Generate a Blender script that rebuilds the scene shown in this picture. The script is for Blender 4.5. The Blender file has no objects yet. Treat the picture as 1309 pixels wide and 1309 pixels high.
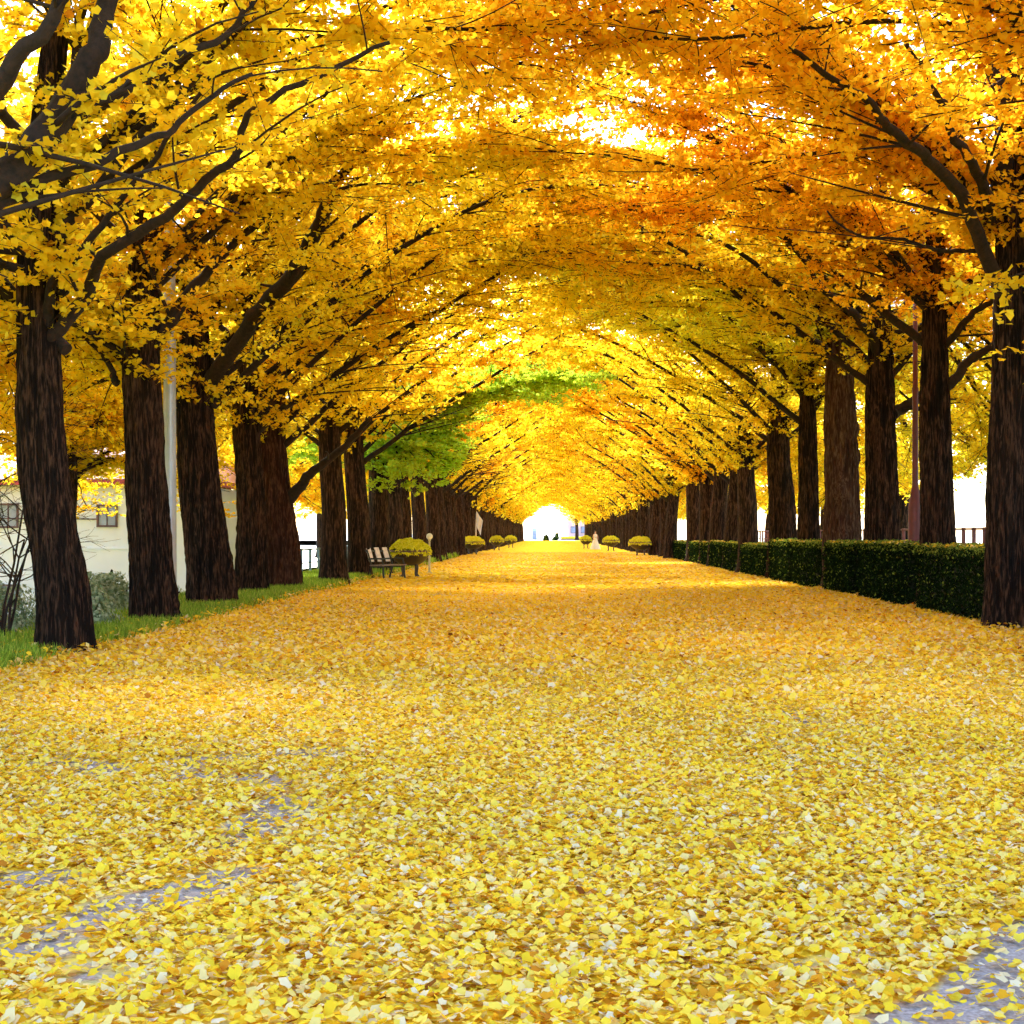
import bpy, math, random
import numpy as np
from mathutils import Vector, noise as mnoise

random.seed(7)
RNG = np.random.default_rng(11)
PI = math.pi
F = 1800.0                      # focal length in pixels of a 1309 px frame
scene = bpy.context.scene
COL = scene.collection

# ------------------------------------------------------------------ helpers
def link(o, parent=None):
    COL.objects.link(o)
    if parent is not None:
        o.parent = parent
    return o

def tag(o, label=None, cat=None, group=None, kind=None):
    if label: o['label'] = label
    if cat: o['category'] = cat
    if group: o['group'] = group
    if kind: o['kind'] = kind
    return o

def empty(name, loc=(0, 0, 0), rz=0.0, label=None, cat=None, group=None):
    o = bpy.data.objects.new(name, None)
    o.empty_display_size = 0.3
    o.location = loc
    o.rotation_euler = (0, 0, rz)
    link(o)
    return tag(o, label, cat, group)

class MB:
    """collects vertices and faces (numpy) for one mesh"""
    def __init__(s):
        s.v = []; s.f = {3: [], 4: []}; s.n = 0; s.att = []; s.ng = []
    def add(s, v, f, att=None):
        v = np.asarray(v, dtype=np.float32)
        f = np.asarray(f, dtype=np.int64)
        s.v.append(v)
        s.f[f.shape[1]].append(f + s.n)
        s.att.append(np.zeros(len(v), np.float32) if att is None else np.asarray(att, np.float32))
        s.n += len(v)
    def box(s, c, d, rz=0, rx=0, ry=0, bevel=0.0):
        x, y, z = [q / 2 for q in d]
        b = min(bevel, x * .9, y * .9, z * .9)
        if b <= 0:
            p = np.array([[i * x, j * y, k * z] for i in (-1, 1) for j in (-1, 1) for k in (-1, 1)])
            f = [[0, 1, 3, 2], [4, 6, 7, 5], [0, 4, 5, 1], [2, 3, 7, 6], [0, 2, 6, 4], [1, 5, 7, 3]]
            s.add(rot(p, rx, ry, rz) + np.array(c), f)
        else:
            ring = []
            for (zz, o) in ((-z, b), (-z + b, 0), (z - b, 0), (z, b)):
                xx, yy = x - o, y - o
                cb = b if o == 0 else b * .5
                for (sx, sy, w) in ((1, -1, 0), (1, -1, 1), (1, 1, 1), (1, 1, 0), (-1, 1, 0), (-1, 1, 1), (-1, -1, 1), (-1, -1, 0)):
                    ring.append([sx * (xx - (cb if w == 0 else 0)), sy * (yy - (0 if w == 0 else cb)), zz])
            p = np.array(ring)
            f = []
            for k in range(3):
                for i in range(8):
                    f.append([k * 8 + i, k * 8 + (i + 1) % 8, (k + 1) * 8 + (i + 1) % 8, (k + 1) * 8 + i])
            for k, flip in ((0, True), (3, False)):
                for q in ((0, 1, 2, 3), (3, 4, 7, 0), (4, 5, 6, 7)):
                    qq = [k * 8 + j for j in q]
                    f.append(qq[::-1] if flip else qq)
            s.add(rot(p, rx, ry, rz) + np.array(c), f)
    def tube(s, pts, rad, n=6, cap=True):
        pts = np.asarray(pts, float); m = len(pts)
        rad = np.broadcast_to(np.asarray(rad, float), (m,))
        t = np.gradient(pts, axis=0)
        t /= np.linalg.norm(t, axis=1, keepdims=True) + 1e-9
        ref = np.array([0, 0, 1.0]) if abs(t[0, 2]) < .8 else np.array([1.0, 0, 0])
        if abs(t[:, 2]).max() > .8 and abs(t[0, 2]) < .8: ref = np.array([.3, 1, .1])
        u = np.cross(t, ref); u /= np.linalg.norm(u, axis=1, keepdims=True) + 1e-9
        w = np.cross(t, u)
        a = np.arange(n) * 2 * PI / n
        v = pts[:, None] + rad[:, None, None] * (np.cos(a)[None, :, None] * u[:, None] + np.sin(a)[None, :, None] * w[:, None])
        v = v.reshape(-1, 3)
        i = np.arange(m - 1)[:, None] * n; j = np.arange(n)[None]; j2 = (j + 1) % n
        f = np.stack([i + j, i + j2, i + n + j2, i + n + j], -1).reshape(-1, 4)
        s.add(v, f)
        if cap:
            base = s.n
            vv = np.array([pts[0], pts[-1]])
            s.add(np.concatenate([v[:n], v[-n:], vv]), np.array([[k, 2 * n, (k + 1) % n] for k in range(n)] + [[n + (k + 1) % n, 2 * n + 1, n + k] for k in range(n)]))
    def lathe(s, prof, n=24, c=(0, 0, 0), att=None):
        prof = np.asarray(prof, float); m = len(prof)
        a = np.arange(n) * 2 * PI / n
        v = np.stack([prof[:, 0:1] * np.cos(a), prof[:, 0:1] * np.sin(a), np.repeat(prof[:, 1:2], n, 1)], -1).reshape(-1, 3) + np.array(c)
        i = np.arange(m - 1)[:, None] * n; j = np.arange(n)[None]; j2 = (j + 1) % n
        f = np.stack([i + j, i + j2, i + n + j2, i + n + j], -1).reshape(-1, 4)
        s.add(v, f)
    def mesh(s, name, smooth=False):
        V = np.concatenate(s.v)
        A = np.concatenate(s.att)
        loops = []; starts = []; tot = []; k = 0
        for n in (3, 4):
            if s.f[n]:
                f = np.concatenate(s.f[n])
                loops.append(f.reshape(-1)); starts.append(k + np.arange(len(f)) * n); tot.append(np.full(len(f), n)); k += f.size
        L = np.concatenate(loops)
        me = bpy.data.meshes.new(name)
        me.vertices.add(len(V)); me.vertices.foreach_set('co', V.astype(np.float32).ravel())
        me.loops.add(len(L)); me.loops.foreach_set('vertex_index', L.astype(np.int32))
        S = np.concatenate(starts)
        me.polygons.add(len(S)); me.polygons.foreach_set('loop_start', S.astype(np.int32))
        me.polygons.foreach_set('use_smooth', np.full(len(S), smooth))
        at = me.attributes.new('vary', 'FLOAT', 'POINT'); at.data.foreach_set('value', A)
        me.update(calc_edges=True); me.validate()
        return me
    def build(s, name, mat, parent=None, smooth=False):
        me = s.mesh(name, smooth)
        me.materials.append(mat)
        o = bpy.data.objects.new(name, me)
        return link(o, parent)

def rot(p, rx, ry, rz):
    cx, sx, cy, sy, cz, sz = math.cos(rx), math.sin(rx), math.cos(ry), math.sin(ry), math.cos(rz), math.sin(rz)
    X = np.array([[1, 0, 0], [0, cx, -sx], [0, sx, cx]]); Y = np.array([[cy, 0, sy], [0, 1, 0], [-sy, 0, cy]]); Z = np.array([[cz, -sz, 0], [sz, cz, 0], [0, 0, 1]])
    return p @ (Z @ Y @ X).T

# ---------------------------------------------------------------- materials
def newmat(name):
    m = bpy.data.materials.new(name); m.use_nodes = True
    nt = m.node_tree
    for n in list(nt.nodes): nt.nodes.remove(n)
    out = nt.nodes.new('ShaderNodeOutputMaterial')
    return m, nt, out

def N(nt, typ, **kw):
    n = nt.nodes.new(typ)
    for k, v in kw.items():
        if k == 'inp':
            for a, b in v.items(): n.inputs[a].default_value = b
        else: setattr(n, k, v)
    return n

def ramp(nt, fac, stops, interp='LINEAR'):
    r = nt.nodes.new('ShaderNodeValToRGB'); r.color_ramp.interpolation = interp
    e = r.color_ramp.elements
    while len(e) > 1: e.remove(e[-1])
    e[0].position = stops[0][0]; e[0].color = (*stops[0][1], 1)
    for p, c in stops[1:]:
        q = e.new(p); q.color = (*c, 1)
    nt.links.new(fac, r.inputs['Fac'])
    return r.outputs['Color']

def mixc(nt, a, b, fac, mode='MIX'):
    n = nt.nodes.new('ShaderNodeMix'); n.data_type = 'RGBA'; n.blend_type = mode
    for sock, val in ((n.inputs[6], a), (n.inputs[7], b), (n.inputs[0], fac)):
        if hasattr(val, 'links'): nt.links.new(val, sock)
        else: sock.default_value = val if not isinstance(val, tuple) else (*val, 1)
    return n.outputs[2]

def plain(name, col, rough=.6, metal=0, var=.25, scale=8.0, bump=.15):
    m, nt, out = newmat(name)
    b = N(nt, 'ShaderNodeBsdfPrincipled')
    tc = N(nt, 'ShaderNodeTexCoord')
    no = N(nt, 'ShaderNodeTexNoise', inp={'Scale': scale, 'Detail': 6.0, 'Roughness': .6})
    nt.links.new(tc.outputs['Object'], no.inputs['Vector'])
    c = ramp(nt, no.outputs['Fac'], [(.3, tuple(x * (1 - var) for x in col)), (.7, tuple(min(1, x * (1 + var)) for x in col))])
    nt.links.new(c, b.inputs['Base Color'])
    b.inputs['Roughness'].default_value = rough; b.inputs['Metallic'].default_value = metal
    bp = N(nt, 'ShaderNodeBump', inp={'Strength': bump, 'Distance': .02})
    nt.links.new(no.outputs['Fac'], bp.inputs['Height']); nt.links.new(bp.outputs['Normal'], b.inputs['Normal'])
    nt.links.new(b.outputs[0], out.inputs[0])
    return m

def leafmat(name, stops, transl=.5, use_objcol=False, gloss=.0, clump=None):
    m, nt, out = newmat(name)
    at = N(nt, 'ShaderNodeAttribute', attribute_name='vary')
    c = ramp(nt, at.outputs['Fac'], stops)
    if clump:
        geo = N(nt, 'ShaderNodeNewGeometry')
        no = N(nt, 'ShaderNodeTexNoise', inp={'Scale': clump[0], 'Detail': 2.0})
        nt.links.new(geo.outputs['Position'], no.inputs['Vector'])
        k = ramp(nt, no.outputs['Fac'], clump[1])
        c = mixc(nt, c, k, 1.0, 'MULTIPLY')
    if use_objcol:
        oi = N(nt, 'ShaderNodeObjectInfo')
        c = mixc(nt, c, oi.outputs['Color'], 1.0, 'MULTIPLY')
    d = N(nt, 'ShaderNodeBsdfDiffuse'); t = N(nt, 'ShaderNodeBsdfTranslucent')
    mx = N(nt, 'ShaderNodeMixShader', inp={0: transl})
    nt.links.new(c, d.inputs[0]); nt.links.new(c, t.inputs[0])
    nt.links.new(d.outputs[0], mx.inputs[1]); nt.links.new(t.outputs[0], mx.inputs[2])
    nt.links.new(mx.outputs[0], out.inputs[0])
    return m

def barkmat(name, dark, mid, light, rugged=1.0):
    m, nt, out = newmat(name)
    tc = N(nt, 'ShaderNodeTexCoord')
    mp = N(nt, 'ShaderNodeMapping'); mp.inputs['Scale'].default_value = (1, 1, .11)
    nt.links.new(tc.outputs['Object'], mp.inputs['Vector'])
    hs = []
    for (sc, det, wdt) in ((4.2, 3.0, 7.0), (8.5, 2.0, 5.0), (17.0, 2.0, 3.6)):
        nn = N(nt, 'ShaderNodeTexNoise', inp={'Scale': sc, 'Detail': det, 'Roughness': .55, 'Distortion': .35}); nt.links.new(mp.outputs[0], nn.inputs['Vector'])
        a1 = N(nt, 'ShaderNodeMath', operation='SUBTRACT'); nt.links.new(nn.outputs['Fac'], a1.inputs[0]); a1.inputs[1].default_value = .5
        a2 = N(nt, 'ShaderNodeMath', operation='ABSOLUTE'); nt.links.new(a1.outputs[0], a2.inputs[0])
        a3 = N(nt, 'ShaderNodeMath', operation='MULTIPLY'); nt.links.new(a2.outputs[0], a3.inputs[0]); a3.inputs[1].default_value = wdt
        a4 = N(nt, 'ShaderNodeMath', operation='SUBTRACT'); a4.use_clamp = True; a4.inputs[0].default_value = 1.0; nt.links.new(a3.outputs[0], a4.inputs[1])
        hs.append(a4.outputs[0])
    m1 = N(nt, 'ShaderNodeMath', operation='MAXIMUM'); nt.links.new(hs[0], m1.inputs[0]); nt.links.new(hs[1], m1.inputs[1])
    m2 = N(nt, 'ShaderNodeMath', operation='MULTIPLY_ADD'); nt.links.new(hs[2], m2.inputs[0]); m2.inputs[1].default_value = .35; nt.links.new(m1.outputs[0], m2.inputs[2])
    no = N(nt, 'ShaderNodeTexNoise', inp={'Scale': 40.0, 'Detail': 6.0, 'Roughness': .65}); nt.links.new(mp.outputs[0], no.inputs['Vector'])
    ml = N(nt, 'ShaderNodeMath', operation='MULTIPLY'); ml.use_clamp = True; nt.links.new(m2.outputs[0], ml.inputs[0]); nt.links.new(no.outputs['Fac'], ml.inputs[1])
    c = ramp(nt, ml.outputs[0], [(.10, dark), (.30, mid), (.48, mid), (.80, light)])
    big = N(nt, 'ShaderNodeTexNoise', inp={'Scale': 1.3, 'Detail': 3.0})
    nt.links.new(tc.outputs['Object'], big.inputs['Vector'])
    k = ramp(nt, big.outputs['Fac'], [(.3, (.65, .6, .6)), (.7, (1.2, 1.15, 1.1))])
    c = mixc(nt, c, k, 1.0, 'MULTIPLY')
    b = N(nt, 'ShaderNodeBsdfPrincipled', inp={'Roughness': .9, 'Specular IOR Level': .2})
    nt.links.new(c, b.inputs['Base Color'])
    bp = N(nt, 'ShaderNodeBump', inp={'Strength': 1.0, 'Distance': .09 * rugged})
    nt.links.new(ml.outputs[0], bp.inputs['Height']); nt.links.new(bp.outputs['Normal'], b.inputs['Normal'])
    nt.links.new(b.outputs[0], out.inputs[0])
    return m

CROWN_STOPS = [(0, (.62, .32, .02)), (.12, (.93, .66, .025)), (.4, (.97, .765, .025)), (.8, (.98, .84, .04)), (1, (.88, .86, .08))]
M_leaf = leafmat('ginkgo_leaf', CROWN_STOPS, .64, True, clump=(.42, [(.34, (1, .84, .85)), (.48, (1, .96, 1)), (.66, (.95, 1.0, 1.1))]))
M_fallen = leafmat('fallen_leaf', [(0, (.16, .05, .012)), (.06, (.60, .22, .02)), (.12, (.86, .42, .02)), (.24, (.90, .57, .025)), (.5, (.92, .67, .04)), (.72, (.90, .68, .11)), (.87, (.86, .67, .28)), (1, (.84, .72, .50))], .15)
M_flower = leafmat('chrysanthemum_petal', [(0, (.62, .62, .02)), (.4, (.92, .86, .03)), (1, (.97, .93, .15))], .3)
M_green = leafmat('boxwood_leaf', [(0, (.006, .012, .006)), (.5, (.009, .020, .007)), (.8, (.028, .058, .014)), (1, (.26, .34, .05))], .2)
M_shrub = leafmat('shrub_leaf', [(0, (.12, .18, .08)), (.5, (.28, .36, .20)), (1, (.5, .55, .38))], .3)
M_grass = leafmat('grass_blade', [(0, (.14, .22, .03)), (.5, (.26, .44, .04)), (.85, (.42, .55, .06)), (1, (.62, .55, .12))], .4)
M_bark = barkmat('bark_brown', (.002, .001, .0008), (.012, .005, .003), (.15, .078, .048))
M_bark2 = barkmat('bark_pale', (.015, .007, .005), (.085, .040, .027), (.30, .19, .13), 1.4)
M_twig = plain('twig_bark', (.020, .009, .006), .95, var=.7, scale=16, bump=1.0)
M_hedgecore = plain('hedge_wood', (.012, .016, .006), .95)
M_soilM = plain('soil', (.05, .03, .015), .95)

# ------------------------------------------------------------ tree builder
def smoothstep(x): x = np.clip(x, 0, 1); return x * x * (3 - 2 * x)

def bez(pts, n):
    """Catmull-Rom through pts"""
    p = [np.array(q, float) for q in pts]
    p = [2 * p[0] - p[1]] + p + [2 * p[-1] - p[-2]]
    out = []
    segs = len(p) - 3
    for i in range(n):
        t = i / (n - 1) * segs; k = min(int(t), segs - 1); u = t - k
        a, b, c, d = p[k:k + 4]
        out.append(.5 * ((2 * b) + (-a + c) * u + (2 * a - 5 * b + 4 * c - d) * u * u + (-a + 3 * b - 3 * c + d) * u ** 3))
    return np.array(out)

def trunk_mesh(axis, r0, seed, hi=True, knots=0, flare=.30, rtop=.30, h_taper=5.0):
    """axis: list of points; radius law along z"""
    n = 120 if hi else 28; m = 110 if hi else 36
    P = bez(axis, m)
    z = P[:, 2] - P[0, 2]
    rng = random.Random(seed)
    R = r0 * (1 + flare * np.exp(-z / .35)) * (1 - .26 * np.minimum(z / h_taper, 1.0))
    top = z.max()
    R = np.where(z > h_taper, R * (1 - (1 - rtop) * ((z - h_taper) / max(top - h_taper, .1))), R)
    a = np.arange(n) * 2 * PI / n
    rmul = np.ones((m, n))
    kn = [(rng.uniform(1.2, 4.6), rng.uniform(0, 2 * PI), rng.uniform(.12, .26), rng.uniform(.12, .28)) for _ in range(knots)]
    for i in range(m):
        for j in range(n):
            ca, sa = math.cos(a[j]), math.sin(a[j])
            q = Vector((ca * 1.3 + seed * 3.1, sa * 1.3, z[i] * .55))
            v = 1 + .13 * mnoise.noise(q)
            if hi:
                w = .35 * mnoise.noise(Vector((ca * 2, sa * 2, z[i] * 1.5 + seed)))
                q2 = Vector((ca * 5.5 + w, sa * 5.5 + w, z[i] * .9 + seed * 7))
                v += .15 * (.5 - min(1, abs(mnoise.noise(q2)) * 2.2)) - .02
                q3 = Vector((ca * 11 + w, sa * 11 + w, z[i] * 1.6 + seed))
                v += .07 * (.4 - min(1, abs(mnoise.noise(q3)) * 2.2))
            # buttress roots
            v += .22 * math.exp(-z[i] / .25) * max(0, math.sin(a[j] * 4 + seed) * .7 + mnoise.noise(q) * .6)
            for (kz, ka, kr, kh) in kn:
                da = (a[j] - ka + PI) % (2 * PI) - PI
                v += kh * math.exp(-((z[i] - kz) / kr) ** 2 - (da * r0 / kr) ** 2)
            rmul[i, j] = v
    v = np.stack([P[:, 0:1] + R[:, None] * rmul * np.cos(a), P[:, 1:2] + R[:, None] * rmul * np.sin(a), np.repeat(P[:, 2:3], n, 1)], -1).reshape(-1, 3)
    mb = MB()
    i = np.arange(m - 1)[:, None] * n; j = np.arange(n)[None]; j2 = (j + 1) % n
    f = np.stack([i + j, i + j2, i + n + j2, i + n + j], -1).reshape(-1, 4)
    mb.add(v, f)
    mb.add(np.concatenate([v[-n:], P[-1:]]), np.array([[k, (k + 1) % n, n] for k in range(n)]))
    return mb.mesh('trunk', True)

def extra_top(seed, side):
    rs = random.Random(seed * 13)
    L = []
    for i in range(1):
        yy = rs.uniform(-3.5, 3.5); xx = rs.uniform(2.5, 8.5) * side; z = rs.uniform(8.6, 12.5)
        L.append(([(0, 0, 6.5), (xx * .3, yy * .4, 8.6), (xx * .65, yy * .8, z - .8), (xx, yy, z)], .07, .015))
    for i in range(6):
        yy = rs.uniform(-3.5, 3.5); xx = rs.uniform(5.5, 9.0) * side; z = rs.uniform(8.4, 10.8)
        L.append(([(0, 0, 6.0), (xx * .3, yy * .4, 7.8), (xx * .65, yy * .8, z - .5), (xx, yy, z)], .055, .012))
    return L

def crown_meshes(limbs, seed, leaf=.10, per=26, side=1, low_out=2.7, sec_gap=.42, ter_gap=.30, trunk_axis=None, keep=None, floor_fn=None, tz=3.75, fan=False, arch=6.85):
    """limbs: [(pts, r0, r1)] in tree-local coordinates, +x * side = towards the path. returns branches mesh, crown mesh"""
    rs = np.random.default_rng(seed)
    br = MB()
    T0 = []; T1 = []
    for lb in limbs:
        pts, r0, r1 = lb[:3]; bare = len(lb) > 3
        n = max(8, int(len(pts) * 5))
        P = bez(pts, n)
        if bare:
            q = np.array(pts, float); q[1:] += rs.normal(0, .07, (len(q) - 1, 3)); P = np.stack([np.interp(np.linspace(0, len(q) - 1, n), np.arange(len(q)), q[:, c_]) for c_ in range(3)], 1)
        wob = np.zeros((n, 3)); wob[1:] = np.cumsum(rs.normal(0, .02, (n - 1, 3)), 0)
        P = P + wob
        tt = np.linspace(0, 1, n)
        br.tube(P, r0 + (r1 - r0) * tt ** .8, 9)
        seg = np.linalg.norm(np.diff(P, axis=0), axis=1).sum()
        for _ in range(0 if bare else int(seg * 5)):           # leafy shoots straight on the limb
            k = rs.integers(1, n); az = rs.uniform(0, 2 * PI)
            e = np.array([math.cos(az), math.sin(az), rs.uniform(-.9, .3)]); e /= np.linalg.norm(e)
            T0.append(P[k]); T1.append(P[k] + e * rs.uniform(.3, .8))
        cnt = max(3, int(seg / sec_gap * (.55 if bare else 1)))
        for _ in range(cnt):
            t = rs.uniform(.12, 1.0); k = min(int(t * (n - 1)), n - 2)
            p0 = P[k] + (P[k + 1] - P[k]) * (t * (n - 1) - k)
            d = P[k + 1] - P[k]; d /= np.linalg.norm(d)
            az = rs.uniform(0, 2 * PI)
            h = np.array([math.cos(az), math.sin(az), rs.uniform(-.25, .35)])
            dd = d * rs.uniform(.3, 1.0) + h * rs.uniform(.5, 1.0); dd[2] *= .7; dd /= np.linalg.norm(dd)
            L = rs.uniform(1.0, 2.9) * (1.1 - .45 * t)
            m = 5; q = np.linspace(0, 1, m)[:, None]
            bend = np.array([rs.normal(0, .2), rs.normal(0, .2), rs.uniform(-.35, .15)])
            S = p0 + dd * L * q + bend * (q ** 2) * L * .6
            rr = max(.011, (r0 + (r1 - r0) * t) * .32)
            br.tube(S, np.linspace(min(rr, .04), .007, m), 5, cap=False)
            nt_ = max(2, int(L / ter_gap))
            for _k in range(nt_):
                u = rs.uniform(.15, 1.0)
                b = p0 + dd * L * u + bend * u * u * L * .6
                az = rs.uniform(0, 2 * PI)
                e = dd * rs.uniform(.2, 1.0) + np.array([math.cos(az), math.sin(az), rs.uniform(-.45, .3)]) * rs.uniform(.4, 1)
                e /= np.linalg.norm(e)
                T0.append(b); T1.append(b + e * rs.uniform(.35, .95))
    if trunk_axis is not None:      # short shoots round the upper trunk
        A = bez(trunk_axis, 30)
        hi = A[A[:, 2] > tz + .15]
        for _ in range(90):
            b = hi[rs.integers(len(hi))]
            az = rs.uniform(0, 2 * PI)
            e = np.array([math.cos(az), math.sin(az), rs.uniform(-.4, .5)]); e /= np.linalg.norm(e)
            T0.append(b + e * .2); T1.append(b + e * rs.uniform(.7, 1.3))
    T0 = np.array(T0); T1 = np.array(T1)
    # keep clear of the tunnel under the canopy
    def ok(p):
        wx = (p[:, 0]) * side
        floor_ = np.where(wx > 0, tz + (arch - tz) * smoothstep(wx / 5.5), low_out + .0 * wx)
        floor_ = np.where((wx <= 0) & (wx > -1.3), tz - .25, floor_)
        if floor_fn is not None: floor_ = floor_fn(p)
        g = p[:, 2] > floor_
        if keep is not None: g &= keep(p)
        return g
    g = ok(T1) & ok(T0)
    T0 = T0[g]; T1 = T1[g]
    # twigs as three sided prisms
    d = T1 - T0; L = np.linalg.norm(d, axis=1, keepdims=True); d = d / L
    u = np.cross(d, [0, 0, 1.0]); u /= np.linalg.norm(u, axis=1, keepdims=True) + 1e-9; w = np.cross(d, u)
    V = []
    for (q, r) in ((T0, .008), (T1, .003)):
        for a in (0, 2 * PI / 3, 4 * PI / 3):
            V.append(q + (u * math.cos(a) + w * math.sin(a)) * r)
    V = np.stack(V, 1)
    nT = len(T0); base = np.arange(nT)[:, None] * 6
    fs = np.concatenate([base + np.array(x) for x in ([0, 1, 4, 3], [1, 2, 5, 4], [2, 0, 3, 5])])
    br.add(V.reshape(-1, 3), fs)
    # leaves
    idx = np.repeat(np.arange(nT), per)
    K = len(idx)
    t = rs.uniform(0.0, 1.08, K)[:, None]
    pos = T0[idx] + (T1 - T0)[idx] * t + rs.normal(0, .055, (K, 3)) * np.array([1, 1, .55])
    nrm = rs.normal(0, .55, (K, 3)) + np.array([0, 0, .75]); nrm /= np.linalg.norm(nrm, axis=1, keepdims=True)
    ax = rs.normal(0, 1, (K, 3)); ax -= (ax * nrm).sum(1, keepdims=True) * nrm; ax /= np.linalg.norm(ax, axis=1, keepdims=True)
    bx = np.cross(nrm, ax)
    s = (leaf * rs.uniform(.7, 1.2, K))[:, None]
    v0 = pos; v1 = pos + ax * s * .62 + bx * s * .52 + nrm * s * .08; v2 = pos + ax * s * .92; v3 = pos + ax * s * .62 - bx * s * .52 + nrm * s * .08
    if fan:
        n6 = nrm * s
        V = np.stack([v0, pos + ax * s * .45 + bx * s * .5 + n6 * .12, pos + ax * s * .92 + bx * s * .32 + n6 * .06, pos + ax * s * .78, pos + ax * s * .92 - bx * s * .32 + n6 * .06, pos + ax * s * .45 - bx * s * .5 + n6 * .12], 1).reshape(-1, 3)
    else:
        V = np.stack([v0, v1, v2, v3], 1).reshape(-1, 3)
    tw = rs.uniform(0, 1, nT)[idx]
    val = np.clip(.18 + .45 * tw + rs.normal(0, .2, K) + .1, 0, 1)
    cr = MB()
    if fan:
        b6 = np.arange(K)[:, None] * 6
        cr.add(V, np.concatenate([b6 + np.array([0, 1, 2, 3]), b6 + np.array([0, 3, 4, 5])]), np.repeat(val, 6))
    else:
        cr.add(V, np.arange(K * 4).reshape(-1, 4), np.repeat(val, 4))
    return br.mesh('branches', True), cr.mesh('crown', False)

def generic_limbs(seed, side, H=12.5, reach=8.0, n_in=5, n_out=4, lift=0.0, n_top=2):
    """limbs arching over the path (side = direction of path) and drooping to the outside"""
    rs = random.Random(seed)
    L = []
    for i in range(n_in):
        z0 = 3.6 + lift + (2.6 - lift * .5) * i / n_in + rs.uniform(-.2, .3)
        yy = (-1) ** i * rs.uniform(.2, 2.6)
        rc = reach * rs.uniform(.8, 1.05)
        zt = 8.3 + rs.uniform(-.6, 2.2) + .25 * i
        L.append(([(0, 0, z0), (side * rc * .2, yy * .25, z0 + 1.3), (side * rc * .5, yy * .6, z0 + 2.9 + .1 * i), (side * rc * .78, yy * .9, min(zt, z0 + 4.3)), (side * rc, yy * 1.15, zt + lift * .3)], .10 - .008 * i, .018))
    for i in range(n_out):
        z0 = 3.8 + lift + 2.8 * i / n_out
        yy = (-1) ** i * rs.uniform(.5, 3.0)
        rc = reach * rs.uniform(.45, .8)
        L.append(([(0, 0, z0), (-side * rc * .3, yy * .3, z0 + 1.4), (-side * rc * .65, yy * .7, z0 + 2.0), (-side * rc, yy, z0 + rs.uniform(-.8, 1.6))], .085, .02))
    for i in range(n_top):
        yy = rs.uniform(-2.5, 2.5); xx = rs.uniform(-2 + i, 2 + i) * side
        L.append(([(0, 0, 6.0), (xx * .3, yy * .3, 8), (xx * .7, yy * .7, 10), (xx, yy, H)], .09, .02))
    # low sprays hanging just outside the trunk line
    for i in range(3):
        yy = rs.uniform(-2.6, 2.6)
        L.append(([(0, 0, 4.2 + lift + .4 * i), (-side * 1.6, yy * .5, 5.0 + lift), (-side * 3.4, yy, 4.6), (-side * 5.0, yy * 1.3, 3.4)], .07, .015))
    return L

TREES = []
def make_tree(x, y, limbs, axis, r0, seed, side, label, group=None, color=(1, 1, 1), bark=None, knots=0, hi=True, leaf=.10, per=26, name='ginkgo_tree', low_out=2.7, flare=.30, rtop=.30, keep=None, tz=3.75, arch=6.85):
    t = empty(name, (x, y, 0), 0, label, 'tree', group)
    tr = bpy.data.objects.new('trunk', trunk_mesh(axis, r0, seed, hi, knots, flare, rtop)); tr.data.materials.append(bark or M_bark); link(tr, t)
    if hi: limbs = limbs + extra_top(seed, side)
    bm_, cm_ = crown_meshes(limbs, seed, leaf, per, side, low_out, trunk_axis=axis, keep=keep, tz=tz, fan=y < 24, arch=arch)
    b = bpy.data.objects.new('branches', bm_); bm_.materials.append(M_twig); link(b, t)
    c = bpy.data.objects.new('crown', cm_); cm_.materials.append(M_leaf); c.color = (*color, 1); link(c, t)
    TREES.append(t)
    return t

def copy_tree(src, x, y, rz, sc, label, group, color):
    t = src.copy(); COL.objects.link(t)
    t.location = (x, y, 0); t.rotation_euler = (0, 0, rz); t.scale = sc
    t['label'] = label
    if group: t['group'] = group
    elif 'group' in t: del t['group']
    for ch in src.children:
        c = ch.copy(); COL.objects.link(c); c.parent = t
        if c.name.startswith('crown'): c.color = (*color, 1)
    return t

def W(px, py, fd, dx=0):      # photograph pixel + scale -> world x, z
    return ((px - 705) / fd, 1.5 + (682 - py) / fd)

def limb_px(base, fd, pix, r0, r1, ys=None):
    """limb through photograph pixels, in tree-local coordinates (y offsets ys)"""
    out = []
    for k, (a, b) in enumerate(pix):
        dy = ys[k] if ys else .25 * k
        X, Z = W(a, b, F / (base[1] + dy))
        out.append((X - base[0], dy, Z))
    return (out, r0, r1, True)

YEL = (1.0, 1.0, 1.0); ORG = (1.0, .80, .7); GRN = (.88, .97, 1.1); LIME = (.52, .90, 1.6); OCH = (.98, .93, .9)
rowL = 'ginkgo trees of the left row'
rowR = 'ginkgo trees of the right row'
def base_xy(px, fd): return ((px - 705) / fd, F / fd)

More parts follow.
